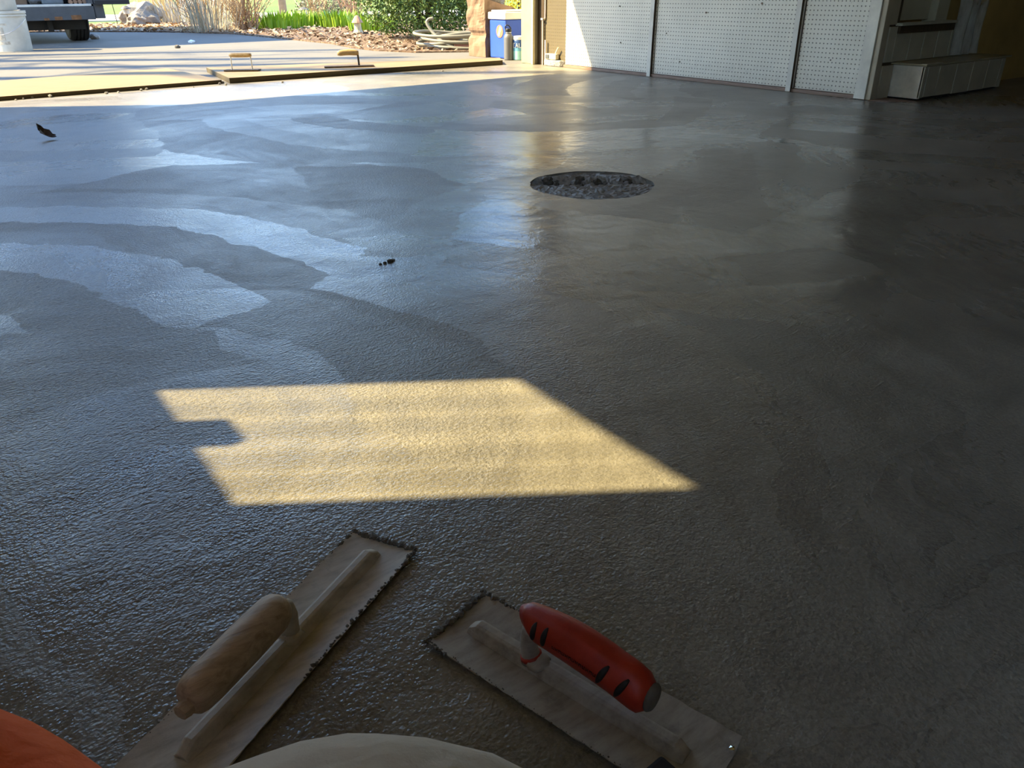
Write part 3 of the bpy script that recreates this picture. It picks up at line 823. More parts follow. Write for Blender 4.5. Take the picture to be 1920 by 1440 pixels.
M_RED = None
def mat_red():
    n = NT('worn_red_rubber'); P = n.co()
    f = n.noise(P, 30, 5, 0.7); gme = n.nd('ShaderNodeNewGeometry')
    c = n.ramp(f, [(.3, (.28, .016, .007)), (.6, (.42, .032, .012)), (.8, (.47, .085, .045))])
    return n.fin(c, n.mapr(f, .3, .7, .35, .55), n.bump(f, .0006))
M_RED = mat_red()
def red_handle(t, at, d, n):
    # camel-back soft grip
    s0, s1 = .103, .233
    rings = []
    for i in range(19):
        u = i / 18
        s = s0 + (s1 - s0) * u
        zc = .0600 + .0065 * math.sin(math.pi * min(1, u * 1.05)) - .010 * u
        hr = .0175 + .0045 * math.sin(math.pi * u) + .0035 * max(0, 1 - abs(u - .88) / .15)
        wr = .0155 + .0025 * math.sin(math.pi * u) + .002 * u
        k = 1.0
        if u < .07: k = .74 + .26 * math.sin(u / .07 * math.pi / 2)
        if u > .95: k = .72 + .28 * math.cos((u - .95) / .05 * math.pi / 2)
        rings.append([at(s, .001, zc) + n * (wr * k * math.cos(a * math.pi / 11)) + Vector((0, 0, hr * k * math.sin(a * math.pi / 11))) + d * (-.012 * math.sin(a * math.pi / 11) * (1 - u)) for a in range(22)])
    g_ = MB().loft(rings).build('grip', M_RED, t, smooth=True)
    M_RIB = simple('black_grip_rib', (.012, .010, .009), .6)
    near = -n if (at(0, -1, 0) - CAM).length < (at(0, 1, 0) - CAM).length else n
    for u in (.13, .225, .70, .845):
        s = s0 + (s1 - s0) * u
        pts = []
        for q in range(8):
            a = R(-14 + 62 * q / 7)
            i = min(18, max(0, int(round(u * 18))))
            zc = .0600 + .0065 * math.sin(math.pi * min(1, u * 1.05)) - .010 * u
            hr = .0175 + .0045 * math.sin(math.pi * u) + .0035 * max(0, 1 - abs(u - .88) / .15)
            wr = .0155 + .0025 * math.sin(math.pi * u) + .002 * u
            pts.append(at(s - .006 + .012 * q / 7, .001, zc) + near * (wr * math.cos(a) - .0002) + Vector((0, 0, hr * math.sin(a))) + d * (-.012 * math.sin(a) * (1 - u)))
        MB().tube(pts, [.001, .0022, .0029, .0032, .0032, .0029, .0022, .001], 6).build('grip_rib', M_RIB, g_, smooth=True)
    # row of small raised dark letters, too worn to read: kept as short moulded strokes
    m = MB()
    for q in range(13):
        u = .27 + .36 * q / 12; s = s0 + (s1 - s0) * u; a = R(4)
        zc = .0600 + .0065 * math.sin(math.pi * min(1, u * 1.05)) - .010 * u
        hr = .0175 + .0045 * math.sin(math.pi * u); wr = .0155 + .0025 * math.sin(math.pi * u) + .002 * u
        c = at(s, .001, zc) + near * (wr * math.cos(a)) + Vector((0, 0, hr * math.sin(a))) + d * (.0045 * (1 - u))
        hgt = .0034
        for bar in ((-.001, 0, .0006, hgt), (.0011, 0, .0006, hgt), (0, (q % 3 - 1) * .0012, .0024, .0006)):
            m.box(c + d * bar[0] + Vector((0, 0, bar[1])), (bar[2], .0009, bar[3]), rz=math.atan2(d.y, d.x))
    m.build('moulded_lettering', simple('dark_red_lettering', (.045, .008, .006), .6), g_)
    MB().lathe([(.012, 0), (.0135, .004), (.011, .007), (.006, .008)], at(s1 - .002, .001, .0505), 16, d).build('end_cap', M_CRUST, t, smooth=True)
    pts = [at(.104, .001, .009), at(.101, .001, .020), at(.0995, .001, .034), at(.102, .001, .048), at(.112, .001, .058)]
    MB().tube(pts, [.0115, .0088, .0085, .009, .010], 12).build('shank', M_TROWEL2, t, smooth=True)
    MB().tube([at(.1035, .001, .0125), at(.1022, .001, .0165)], [.0118, .0108], 12).build('paint_ring', M_RED, t, smooth=True)
    lump(at(.112, .001, .012), .013, 8, 2, .5, .3).build('shank_foot', M_TROWEL2, t, smooth=True)
    # bright bare-metal nick on the end
    for (a, b, r) in ((.300, .012, .003), (.3005, .020, .0024), (.3005, -.030, .003), (.300, .027, .0022)):
        lump(at(a, b, .006), r, a * 100 + b * 50, 1, .6, .3).build('bare_metal_nick', simple('bright_steel', (.8, .8, .78), .15, 1.0), t)

trowel('finishing_trowel', (.3085, .6955), (-.87, -.493), .357, .0905, 'cement-smeared finishing trowel with a worn bare wooden handle', wood_handle, M_TROWEL)
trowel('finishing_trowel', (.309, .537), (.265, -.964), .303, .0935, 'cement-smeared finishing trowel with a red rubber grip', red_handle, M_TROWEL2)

# ------------------------------------------------------------------ things by the door post
# paper sack
M_KRAFT = simple('kraft_paper', (.25, .155, .095), .75, var=.12, scale=10, bump=.002, bscale=14)
p0 = gp(903, 106)
def crumpled_box(name, x0, x1, y0, y1, h, seed, amp):
    bm = bmesh.new(); m = MB(); nu, nz = 14, 22
    ring = []
    for k in range(nu): ring.append((x0 + (x1 - x0) * k / nu, y0))
    for k in range(nu): ring.append((x1, y0 + (y1 - y0) * k / nu))
    for k in range(nu): ring.append((x1 - (x1 - x0) * k / nu, y1))
    for k in range(nu): ring.append((x0, y1 - (y1 - y0) * k / nu))
    N = len(ring); cx, cy = (x0 + x1) / 2, (y0 + y1) / 2
    for j in range(nz + 1):
        for i, (x, y) in enumerate(ring):
            z = h(x, y) * j / nz
            q = Vector((x * 9, y * 9, z * 7 + seed))
            k = amp * (abs(mnoise.noise(q)) * 1.6 - .3 + .6 * mnoise.noise(q * 2.1)) * min(1, .25 + j / nz * 2)
            # waist crease
            k -= .03 * math.exp(-((z - .20) / .035) ** 2)
            dv_ = Vector((x - cx, y - cy, 0)).normalized()
            m.v.append(Vector((x, y, z)) + dv_ * k)
    m.v.append(Vector((cx, cy, 0)))
    for j in range(nz):
        for i in range(N):
            i2 = (i + 1) % N
            m.f.append((j * N + i, j * N + i2, (j + 1) * N + i2, (j + 1) * N + i))
    for i in range(N): m.f.append(((i + 1) % N, i, len(m.v) - 1))
    m.mi = [0] * len(m.f); bm.free()
    return m
bagx, bagy = 4.56, 6.72
m = crumpled_box('paper_sack', bagx, bagx + .42, bagy, bagy + .30, lambda x, y: .515 - .11 * (x - bagx) / .42, 2.0, .020)
o = m.build('paper_sack', M_KRAFT)
sd = o.modifiers.new('solid', 'SOLIDIFY'); sd.thickness = .003
tag(o, 'crumpled brown kraft paper yard sack outside the door post', 'bag')
# clear film bundle sticking up out of the sack
m = MB(); rings = []
for j in range(16):
    z = .06 + .72 * j / 15
    rings.append([Vector((bagx + .21 + (.13 - .02 * math.sin(j)) * math.cos(a * math.pi / 12) * (1 + .12 * mnoise.noise(Vector((a * .9, j * .5, 3)))), bagy + .15 + .09 * math.sin(a * math.pi / 12) * (1 + .12 * mnoise.noise(Vector((a, j * .6, 8)))), z)) for a in range(24)])
m.loft(rings)
n_ = NT('shiny_grey_film'); v_ = n_.co()
n_.fin((.16, .14, .12), .16, n_.bump(n_.noise(v_, 18, 4, .6, 1.0), .02), 0.0, .8)
tag(m.build('film_bundle', n_.m, smooth=True), 'shiny grey plastic film bundle standing in the paper sack', 'film')

# cooler
M_BLUE = simple('blue_cooler_plastic', (.035, .10, .52), .35, var=.08)
M_WHITE = simple('white_plastic', (.80, .79, .74), .35, var=.05)
ck = thing('cooler', (4.80, 6.58, 0), 'blue cooler with a white lid between the sack and the post', 'cooler')
cx0, cx1, cy0, cy1 = 4.585, 5.02, 6.42, 6.70
MB().bb(cx0 + .008, cx1 - .008, cy0 + .008, cy1 - .008, .0, .335).build('body', M_BLUE, ck, bevel=.012)
MB().bb(cx0 - .004, cx1 + .004, cy0 - .004, cy1 + .004, .337, .40).build('lid', M_WHITE, ck, bevel=.010)
MB().bb(cx0 + .02, cx1 - .02, cy0 + .02, cy1 - .02, .402, .415).build('lid_panel', M_WHITE, ck, bevel=.006)
# orange-red round emblem on the end
MB().lathe([(.055, 0), (.055, .002)], (cx0 + .006, cy0 + .10, .235), 20, (-1, 0, 0)).build('emblem', simple('orange_red_print', (.80, .20, .11), .5), ck)
MB().box((cx0 + .0035, cy0 + .10, .235), (.002, .03, .085), m=Matrix.Rotation(.5, 3, 'X')).build('emblem_stroke', M_WHITE, ck)
# steel bottle
bt = thing('drink_bottle', (4.548, 6.335, 0), 'dark grey steel drink bottle with a loop cap before the cooler', 'bottle')
bc = Vector((4.555, 6.33, 0))
MB().lathe([(.040, 0), (.043, .004), (.043, .185), (.041, .20), (.033, .216), (.027, .222), (.027, .232)], bc, 28).build('body', simple('grey_powder_coat', (.16, .155, .15), .45, .2, var=.05), bt, smooth=False)
smooth_angle(bt.children[0], 35)
MB().lathe([(.0275, .2325), (.0275, .2375)], bc, 24).build('steel_ring', M_STEEL, bt)
capm = simple('black_cap_plastic', (.015, .015, .017), .4)
MB().lathe([(.029, .238), (.030, .241), (.030, .262), (.027, .266)], bc, 24).build('cap', capm, bt)
hp = [bc + rt0 * (-.026) + Vector((0, 0, .25)), bc + rt0 * (-.030) + Vector((0, 0, .28)), bc + rt0 * (-.018) + Vector((0, 0, .298)), bc + rt0 * .004 + Vector((0, 0, .292)), bc + rt0 * .024 + Vector((0, 0, .266))]
MB().tube(hp, .005, 8).build('loop_handle', capm, bt, smooth=True)
# powder jar with printed label
jr = thing('powder_jar', (4.665, 6.262, 0), 'blue and mint powder jar with white lid beside the bottle', 'jar')
jc = Vector((4.640, 6.282, 0)); jr_r = .062
MB().lathe([(.058, 0), (jr_r, .004), (jr_r, .078)], jc, 32).build('label_band', simple('mint_print', (.36, .66, .58), .5, var=.1), jr)
MB().lathe([(jr_r, .0785), (jr_r, .105)], jc, 32).build('label_band', simple('teal_print', (.16, .42, .55), .5, var=.1), jr)
MB().lathe([(jr_r, .1055), (jr_r, .165), (.058, .172)], jc, 32).build('label_band', simple('navy_print', (.05, .12, .32), .5, var=.1), jr)
MB().lathe([(.060, .1725), (.062, .175), (.062, .198), (.058, .203)], jc, 32).build('lid', M_WHITE, jr)
# lettering CALM wrapped on the jar
LET = {'C': [(0, 0, 0, 1), (0, 0, 1, 0), (0, 1, 1, 1)], 'A': [(0, 0, .5, 1), (1, 0, .5, 1), (.25, .4, .75, .4)], 'L': [(0, 0, 0, 1), (0, 0, 1, 0)], 'M': [(0, 0, 0, 1), (1, 0, 1, 1), (0, 1, .5, .4), (.5, .4, 1, 1)]}
front = (Vector((0, 0, 0)) - jc); front.z = 0; th0 = math.atan2(front.y, front.x) - .95
for q, ch in enumerate('CALM'):
    m = MB()
    for (ax, ay, bx_, by) in LET[ch]:
        pp = []
        for u in (0, .5, 1):
            lx = ax + (bx_ - ax) * u; ly = ay + (by - ay) * u
            th = th0 + (q * .030 + lx * .019) / jr_r
            pp.append(jc + Vector((jr_r * 1.008 * math.cos(th), jr_r * 1.008 * math.sin(th), .108 + .036 * ly)))
        m.tube(pp, .0030, 5)
    m.build('letter', M_WHITE, jr)

# garden hose
hc = Vector((5.02, 7.92, 0)); hp = []
loops = 6.6; NP = 210
for i in range(NP + 1):
    u = i / NP; th = 2 * math.pi * loops * u + 2.4
    rr = .40 + .06 * math.sin(th * .31 + 1) + .07 * math.sin(u * 21) - .05 * u
    z = .030 + .14 * u + .018 * math.sin(th * 1.7 + 2)
    ox = .08 * math.sin(u * 13); oy = .06 * math.cos(u * 17)
    hp.append(hc + rt0 * (rr * math.cos(th) + ox) + fwd0 * (rr * .85 * math.sin(th) + oy) + Vector((0, 0, max(.02, z))))
last = hp[-1]
for a in ((.10, -.25, -.04), (-.02, -.34, .0), (-.16, -.30, .06), (-.27, -.22, .15), (-.33, -.18, .235), (-.31, -.17, .275), (-.26, -.17, .285)):
    hp.append(hc + rt0 * a[0] + fwd0 * a[1] + Vector((0, 0, a[2] + .03)))
cu = bpy.data.curves.new('garden_hose', 'CURVE')
m = MB()
# smooth the polyline by Catmull-Rom
sp = []
for i in range(len(hp) - 1):
    a, b, c_, d_ = hp[max(0, i - 1)], hp[i], hp[i + 1], hp[min(len(hp) - 1, i + 2)]
    for u in ((0, .5) if i < NP else (0, .25, .5, .75)):
        sp.append(.5 * ((2 * b) + (c_ - a) * u + (2 * a - 5 * b + 4 * c_ - d_) * u * u + (3 * b - a - 3 * c_ + d_) * u ** 3))
sp.append(hp[-1])
bpy.data.curves.remove(cu)
tag(m.tube(sp, .0165, 8).build('garden_hose', simple('grey_green_hose', (.22, .21, .165), .4, var=.1), smooth=True), 'grey green garden hose coiled in a loose heap on the bed edge', 'hose')
p = gp(870, 93); tag(MB().box((p.x, p.y, .033), (.20, .095, .062), rz=ang0 + .1).build('brick', simple('pink_brick', (.42, .22, .16), .85, bump=.002), bevel=.004), 'pinkish brick lying under the coiled hose', 'brick')

# ------------------------------------------------------------------ plants
def leaf_cloud(m, pts, size, up=0.0):
    for p in pts:
        s = random.uniform(*size)
        ax = Vector((random.gauss(0, 1), random.gauss(0, 1), random.gauss(0, 1) + up)).normalized()
        q = ax.to_track_quat('Z', 'Y').to_matrix() @ Matrix.Rotation(random.uniform(0, 6.28), 3, 'Z')
        m.add([Vector(p) + q @ Vector(v) for v in ((-s, 0, 0), (0, -s * .5, .1 * s), (s, 0, 0), (0, s * .5, .1 * s))], [(0, 1, 2, 3)])
    return m
def bush(name, c, rx, rz, n, size, mat, label, cat='bush', stems=9, zc=None, holes=.25, stem_mat=None):
    c = Vector(c); zc = rz if zc is None else zc
    o = thing(name, c, label, cat)
    pts = []
    while len(pts) < n:
        v = Vector((random.gauss(0, 1), random.gauss(0, 1), random.gauss(0, 1))).normalized()
        r = random.random() ** .28
        k = 1 + .16 * mnoise.noise(v * 2.3 + c)
        p = Vector((v.x * rx * k * r, v.y * rx * k * r, v.z * rz * k * r + zc))
        if p.z < .03: continue
        if mnoise.noise(p * 4.5 + c) < -holes: continue
        pts.append(c + p)
    leaf_cloud(MB(), pts, size, .5).build('foliage', mat, o)
    m = MB()
    for k in range(stems):
        a = 2 * math.pi * k / stems + random.uniform(-.3, .3)
        e = Vector((math.cos(a) * rx * .55, math.sin(a) * rx * .55, zc + rz * .35))
        m.tube([c + Vector((math.cos(a) * .05, math.sin(a) * .05, 0)), c + e * .45 + Vector((0, 0, .05)), c + e], [.016, .011, .005], 5)
    m.build('stems', stem_mat or M_DARKWOOD, o)
    return o
L_BOX = mat_leaf('boxwood_leaf', (.03, .075, .012), (.17, .26, .05))
bx_ = bush('boxwood_bush', (5.78, 9.98, .012), .98, 1.85, 22000, (.017, .032), L_BOX, 'large tall dark green boxwood bush behind the hose', 'bush', 14, 1.62)
pts_ = []
while len(pts_) < 14000:
    v_ = Vector((random.gauss(0, 1), random.gauss(0, 1), random.gauss(0, 1))).normalized() * random.random() ** .28
    q_ = Vector((v_.x * .96, v_.y * .96, v_.z * .74 + .64))
    if q_.z > .05 and mnoise.noise(q_ * 4.5) > -.3: pts_.append(Vector((5.78, 9.98, .012)) + q_)
leaf_cloud(MB(), pts_, (.016, .030), .5).build('lower_foliage', L_BOX, bx_)
bush('yellow_shrub', (5.98, 7.95, .012), .48, 1.0, 5200, (.014, .028), mat_leaf('yellow_green_leaf', (.42, .44, .03), (.80, .66, .05)), 'yellow flowering shrub behind the paper sack', 'shrub', 8, 1.12)
bush('low_yellow_shrub', (7.1, 10.2, .012), .42, .22, 1400, (.016, .03), mat_leaf('pale_yellow_leaf', (.42, .42, .06), (.72, .66, .20)), 'low pale yellow shrub right of the boxwood', 'shrub', 6, .16)
bush('grey_low_shrub', tuple(gp(620, 40) * 1.0), .75, .30, 2200, (.02, .04), mat_leaf('grey_green_leaf', (.13, .15, .08), (.36, .36, .24)), 'low grey green shrub behind the daffodil clumps', 'shrub', 8, .24)
def blades(name, c, n, h, spread, wd, mat, label, cat, lean=.35, base=.12):
    c = Vector(c); m = MB()
    for k in range(n):
        a = random.uniform(0, 6.28); b = base * math.sqrt(random.random()) * spread / .3
        p0 = c + Vector((math.cos(a) * b, math.sin(a) * b, 0))
        hh = h * random.uniform(.65, 1.1); le = lean * random.uniform(.2, 1.1) * hh
        a2 = a + random.uniform(-.6, .6)
        dr_ = Vector((math.cos(a2), math.sin(a2), 0)); sd_ = Vector((-dr_.y, dr_.x, 0)) * wd * .5
        p1 = p0 + dr_ * le * .35 + Vector((0, 0, hh * .6)); p2 = p0 + dr_ * le + Vector((0, 0, hh))
        m.add([p0 - sd_, p0 + sd_, p1 + sd_ * .9, p1 - sd_ * .9, p2], [(0, 1, 2, 3), (3, 2, 4)])
    o = m.build(name, mat, org=c)
    return tag(o, label, cat)
L_DAF = mat_leaf('daffodil_leaf', (.13, .27, .012), (.34, .50, .03))
for (px, py, n_b, sp_, lab) in ((520, 54, 330, 1.2, 'broad clump of bright green daffodil leaves beside the brown twigs'), (565, 52, 150, .8, 'smaller clump of bright green daffodil leaves round the path light'),
                                (640, 51, 330, 1.0, 'clump of bright green daffodil leaves left of the lantern ornament'), (700, 58, 220, .9, 'clump of bright green daffodil leaves against the boxwood')):
    p = gp(px, py); blades('daffodil_clump', (p.x, p.y, .012), n_b, .27, sp_, .028, L_DAF, lab, 'plant', .4, .13)
p = gp(395, 60); blades('lavender_clump', (p.x, p.y, .012), 230, .78, .9, .010, mat_leaf('silver_grey_stem', (.36, .33, .25), (.66, .60, .46)), 'silver grey dormant clump fanning over the driveway edge', 'plant', .75, .16)
p = gp(325, 46); blades('lavender_clump', (p.x, p.y, .012), 120, .55, 1.0, .014, mat_leaf('silver_grey_stem_pale', (.42, .40, .33), (.70, .66, .55)), 'sparse pale grey stems right of the boulder', 'plant', .8, .12)
L_ORN = mat_leaf('golden_dry_grass', (.55, .33, .10), (.82, .60, .26))
p = gp(375, 40); blades('ornamental_grass', (p.x, p.y, .012), 600, 1.35, 1.9, .016, L_ORN, 'tall golden dry ornamental grass behind the silver clump', 'grass', .22, .20)
def twigs(name, c, n, h, spread, mat, label):
    m = MB(); c = Vector(c)
    for k in range(n):
        a = random.uniform(0, 6.28); e = Vector((math.cos(a), math.sin(a), 0)) * spread * random.random() + Vector((0, 0, h * random.uniform(.5, 1.1)))
        mid = e * .5 + Vector((random.uniform(-.08, .08), random.uniform(-.08, .08), 0))
        b0 = c + Vector((random.uniform(-.2, .2), random.uniform(-.2, .2), 0)) * spread
        m.tube([b0, b0 + mid, b0 + e], [.009, .007, .004], 3)
        for q in range(2):
            s_ = b0 + mid.lerp(e, random.random()); m.tube([s_, s_ + Vector((random.uniform(-.15, .15), random.uniform(-.15, .15), random.uniform(.05, .25)))], [.005, .003], 3)
    return tag(m.build(name, mat, org=c), label, 'shrub')
M_TWIG = simple('pale_brown_twig', (.46, .31, .19), .8, var=.35, scale=3)
p = gp(465, 58); twigs('dormant_twig_shrub', (p.x, p.y, .012), 75, .95, .75, M_TWIG, 'bare brown twiggy shrub left of the daffodils')
p = gp(600, 42); twigs('dormant_twig_shrub', (p.x, p.y, .012), 45, 1.1, .9, simple('tan_twig', (.58, .43, .27), .8, var=.3), 'bare tan stems rising behind the path light')
p = gp(668, 42); twigs('dormant_twig_shrub', (p.x, p.y, .012), 40, .8, .8, simple('russet_twig', (.45, .28, .18), .8, var=.3), 'bare russet stems behind the lantern ornament')
p = gp(405, 50); twigs('dormant_twig_shrub', (p.x, p.y, .012), 40, .6, .8, simple('dark_twig', (.25, .15, .09), .8, var=.3), 'dark brown twigs behind the silver clump')
# boulders
M_ROCK = simple('grey_boulder', (.27, .24, .20), .9, var=.3, scale=5, bump=.02, bscale=9)
p = gp(270, 47); tag(lump((p.x, p.y, .15), .36, 2.0, 3, .75, .45).build('boulder', M_ROCK), 'large tan grey boulder at the edge of the lawn', 'rock')
p = gp(256, 49); tag(lump((p.x - .08, p.y - .45, .09), .17, 5.0, 3, .8, .45).build('boulder', M_ROCK), 'small boulder leaning by the larger boulder', 'rock')
# path lights
def path_light(px, py, h, label, mat):
    p = gp(px, py); o = thing('path_light', (p.x, p.y, 0), label, 'light')
    MB().tube([(p.x, p.y, -.03), (p.x, p.y, h * .6)], .016, 8).build('stake', M_DARKWOOD, o)
    MB().lathe([(.045, h * .6), (.055, h * .62), (.05, h * .85)], (p.x, p.y, 0), 14).build('lantern', mat, o)
    MB().lathe([(.095, h * .855), (.085, h * .90), (.03, h)], (p.x, p.y, 0), 14).build('cap', simple('bronze_cap', (.13, .12, .11), .5), o)
path_light(573, 50, .32, 'dark capped path light among the daffodils', simple('frosted_lantern', (.55, .5, .42), .4))
path_light(243, 50, .36, 'path light on a stake left of the boulder', simple('frosted_lantern', (.55, .5, .42), .4))
p = gp(672, 65); o = thing('lantern_ornament', (p.x, p.y, 0), 'small terracotta roofed lantern ornament on the mulch', 'ornament')
MB().lathe([(.06, 0), (.075, .02), (.055, .06), (.05, .15)], (p.x, p.y, .01), 12).build('body', simple('pale_ceramic', (.62, .54, .36), .5), o)
MB().lathe([(.085, .152), (.07, .18), (.03, .24), (.005, .25)], (p.x, p.y, .01), 12).build('roof', simple('terracotta_pink', (.50, .29, .19), .7), o)
MB().bb(p.x + .02, p.x + .30, p.y - .02, p.y + .02, .012, .03).build('dark_rail', M_DARKWOOD, o)
p = gp(222, 50); tag(MB().tube([(p.x, p.y, -.02), (p.x - .03, p.y, .5), (p.x - .05, p.y, 1.2)], .007, 5).build('garden_stake', M_DARKWOOD), 'thin dark upright garden stake left of the boulder', 'stake')
p = gp(532, 29); t_ = thing('young_tree', (p.x, p.y, -.03), 'young tree with a straight grey brown trunk by the street', 'tree')
MB().tube([(p.x, p.y, -.05), (p.x, p.y, 1.5), (p.x + .05, p.y, 3.2)], [.105, .09, .07], 10).build('trunk', simple('grey_bark', (.30, .22, .16), .9, var=.25, bump=.01), t_, smooth=True)
m = MB()
for k in range(16):
    a = random.uniform(0, 6.28); s_ = Vector((p.x, p.y, random.uniform(1.8, 3.1)))
    m.tube([s_, s_ + Vector((math.cos(a) * .7, math.sin(a) * .7, .8)), s_ + Vector((math.cos(a) * 1.3, math.sin(a) * 1.3, 1.9))], [.035, .022, .008], 5)
m.build('branches', simple('grey_bark', (.3, .22, .16)), t_)

# bare shade trees to the left: their branches stripe the driveway with shadow
def bare_tree(c, h, seed, label):
    rnd = random.Random(seed); c = Vector(c)
    o = thing('shade_tree', c, label, 'tree', 'bare trees left of the driveway')
    mt, mbr = MB(), MB()
    pts = []; rs = []
    for k in range(10):
        u = k / 9
        pts.append(c + Vector((.25 * math.sin(u * 5 + seed), .25 * math.sin(u * 4 + seed * 2), -.1 + h * u))); rs.append(.21 * (1 - .72 * u) + .03)
    mt.tube(pts, rs, 10)
    def grow(p, d, L, r, lev):
        if lev > 3 or r < .012: return
        q = p; ps = [p]; rr = [r]; dd = d.copy()
        for k in range(3):
            dd = (dd + Vector((rnd.gauss(0, .12), rnd.gauss(0, .12), rnd.gauss(.06, .08)))).normalized()
            q = q + dd * L / 3; ps.append(q); rr.append(r * (1 - .17 * (k + 1)))
        mbr.tube(ps, rr, 4)
        for k in range(3 if lev < 2 else 2):
            ax = Vector((rnd.gauss(0, 1), rnd.gauss(0, 1), rnd.gauss(.2, .6))).normalized()
            grow(ps[-1 - (k % 2)], (dd + ax * rnd.uniform(.5, .85)).normalized(), L * rnd.uniform(.6, .8), rr[-1] * rnd.uniform(.62, .8), lev + 1)
    for k in range(11):
        u = .40 + .055 * k; a = k * 2.4 + rnd.uniform(-.4, .4)
        i = u * 9; p = pts[int(i)].lerp(pts[min(9, int(i) + 1)], i - int(i))
        grow(p, Vector((math.cos(a), math.sin(a), .75)).normalized(), h * .13 * (1.3 - u), .085 * (1.35 - u), 0)
    bk = simple('grey_bark', (.3, .22, .16))
    mt.build('trunk', bk, o, smooth=True); mbr.build('branches', bk, o)
for k, (x, y, h_, lab) in enumerate((
        (-8.6, 13.4, 15.5, 'tall bare tree across the driveway from the garage corner'),
        (-9.4, 15.1, 16.5, 'tall bare tree level with the trailer rear'),
        (-8.2, 15.6, 15.0, 'bare tree closest to the trailer side'),
        (-10.2, 17.6, 17.0, 'bare tree behind the trailer on the lawn'),
        (-12.0, 17.3, 18.0, 'tallest bare tree far out on the lawn'))):
    bare_tree((x, y, -.06), h_, 3 + 8 * k + (3 if k == 4 else 0), lab)

# unseen slim canes added outside the small window: their soft shadows stripe its light patch
for k, (y, h_) in enumerate(((3.02, 5.4), (3.13, 5.2), (3.20, 5.5), (3.31, 5.3), (3.39, 5.6), (3.50, 5.2))):
    cn = thing('stripe_cane', (-3.2, y, -.06), 'slim cane added to stripe the light of the small window', 'added cane', 'added canes striping the light of the small window')
    MB().tube([(-3.2, y, -.1), (-3.2 + .01 * (k % 3), y + .008, h_ * .5), (-3.2, y, h_)], [.0066, .0058, .0046], 6).build('stripe_cane_stem', simple('stripe_cane_green', (.25, .30, .12), .5), cn, smooth=True)
    leaf_cloud(MB(), [(-3.2 + random.uniform(-.12, .12), y + random.uniform(-.12, .12), h_ + random.uniform(.05, .3)) for q in range(24)], (.02, .05)).build('leaves', L_BOX, cn)

# ------------------------------------------------------------------ cargo trailer
TX0, TX1, TY0, TY1, TZ = -.15, 2.16, 12.35, 16.6, 2.55
tl = thing('cargo_trailer', (1.0, 13.5, 0), 'dark cargo trailer with its rear opening towards the garage', 'trailer')
M_TR = simple('slate_trailer_paint', (.085, .092, .10), .45, .2, var=.3, scale=3)
M_TRW = simple('white_trailer_sill', (.62, .60, .54), .5, var=.15)
M_RUST = simple('rust', (.22, .10, .04), .9, var=.4, scale=20)
M_UNDER = simple('black_underframe', (.025, .022, .02), .8)
DZ = .435
MB().bb(TX0, TX1, TY0, TY0 + .06, .275, DZ).build('bumper', M_TR, tl, bevel=.006)
MB().bb(TX0 - .02, TX1 - .02, TY0 - .004, TY0 + .10, DZ, DZ + .028).build('door_sill', M_TRW, tl, bevel=.004)
MB().bb(TX0, TX1, TY0 + .1, TY1, DZ - .02, DZ + .02).build('deck', M_UNDER, tl)
MB().bb(TX1 - .05, TX1 + .005, TY0 + .005, TY1, DZ + .021, TZ).build('side_wall', M_TR, tl, bevel=.004)
MB().bb(TX0 - .005, TX0 + .05, TY0 + .005, TY1, DZ + .021, TZ).build('side_wall', M_TR, tl, bevel=.004)
MB().bb(TX0, TX1, TY1 - .05, TY1, DZ, TZ).build('front_wall', M_TR, tl)
MB().bb(TX0 - .01, TX1 + .01, TY0, TY1, TZ + .001, TZ + .05).build('roof', M_TR, tl, bevel=.01)
MB().bb(TX0, TX1 - .1, 12.62, 12.74, .155, .275).build('axle_beam', M_UNDER, tl)
MB().bb(TX0 + .5, TX0 + .6, 12.5, 15, .20, .41).build('frame_rail', M_UNDER, tl)
MB().bb(1.60, 1.66, 12.55, 12.63, .14, .27).build('hanger', M_UNDER, tl)
MB().bb(1.2, 1.31, TY0 - .003, TY0, .375, .415).build('reflector', simple('pale_sticker', (.6, .52, .45), .4), tl)
for (x, s) in ((1.72, .045), (1.93, .06), (1.58, .03)):
    lump((x, TY0 - .0005, .305), s, x * 10, 2, .6, .5).build('rust_patch', M_RUST, tl) if False else MB().poly([(x - s, TY0 - .002), (x + s, TY0 - .002), (x + s * .8, TY0 - .0005), (x - s * .8, TY0 - .0005)], .278, .278 + s * .9).build('rust_patch', M_RUST, tl)
MB().bb(TX1 + .007, TX1 + .13, TY0 + .03, TY0 + 1.6, .285, .52).build('fender', M_TR, tl, bevel=.01)
def tire(x0, x1, y):
    m = MB(); r = .335; cx = (x0 + x1) / 2; hw = (x1 - x0) / 2
    prof = [(r * .58, -hw * .9), (r * .80, -hw), (r * .94, -hw * .92), (r * .99, -hw * .7)]
    for k in range(4):
        c_ = -hw * .52 + hw * .35 * k
        prof += [(r, c_ - hw * .13), (r, c_ + hw * .11), (r * .972, c_ + hw * .13), (r * .972, c_ + hw * .2)]
    prof += [(r * .99, hw * .8), (r * .94, hw * .92), (r * .80, hw), (r * .58, hw * .9)]
    o_ = m.lathe(prof, (cx, y, r - .004), 48, (1, 0, 0)).build('tire', simple('tire_rubber', (.028, .024, .021), .75, var=.2), tl)
    MB().lathe([(.19, -hw * .6), (.19, hw * .6)], (cx, y, r - .004), 24, (1, 0, 0)).build('wheel_rim', M_STEEL, o_)
tire(1.885, 2.145, 13.10); tire(-.13, .13, 13.10)
# rear door swung open on the right
dd = MB().box((TX1 + .23, TY0 - .02, 1.43), (.42, .05, 1.93), rz=-.25).build('rear_door', M_TR, tl, bevel=.006)
MB().box((TX1 + .23, TY0 - .055, .475), (.42, .02, .05), rz=-.25).build('door_hinge_strap', M_UNDER, dd)
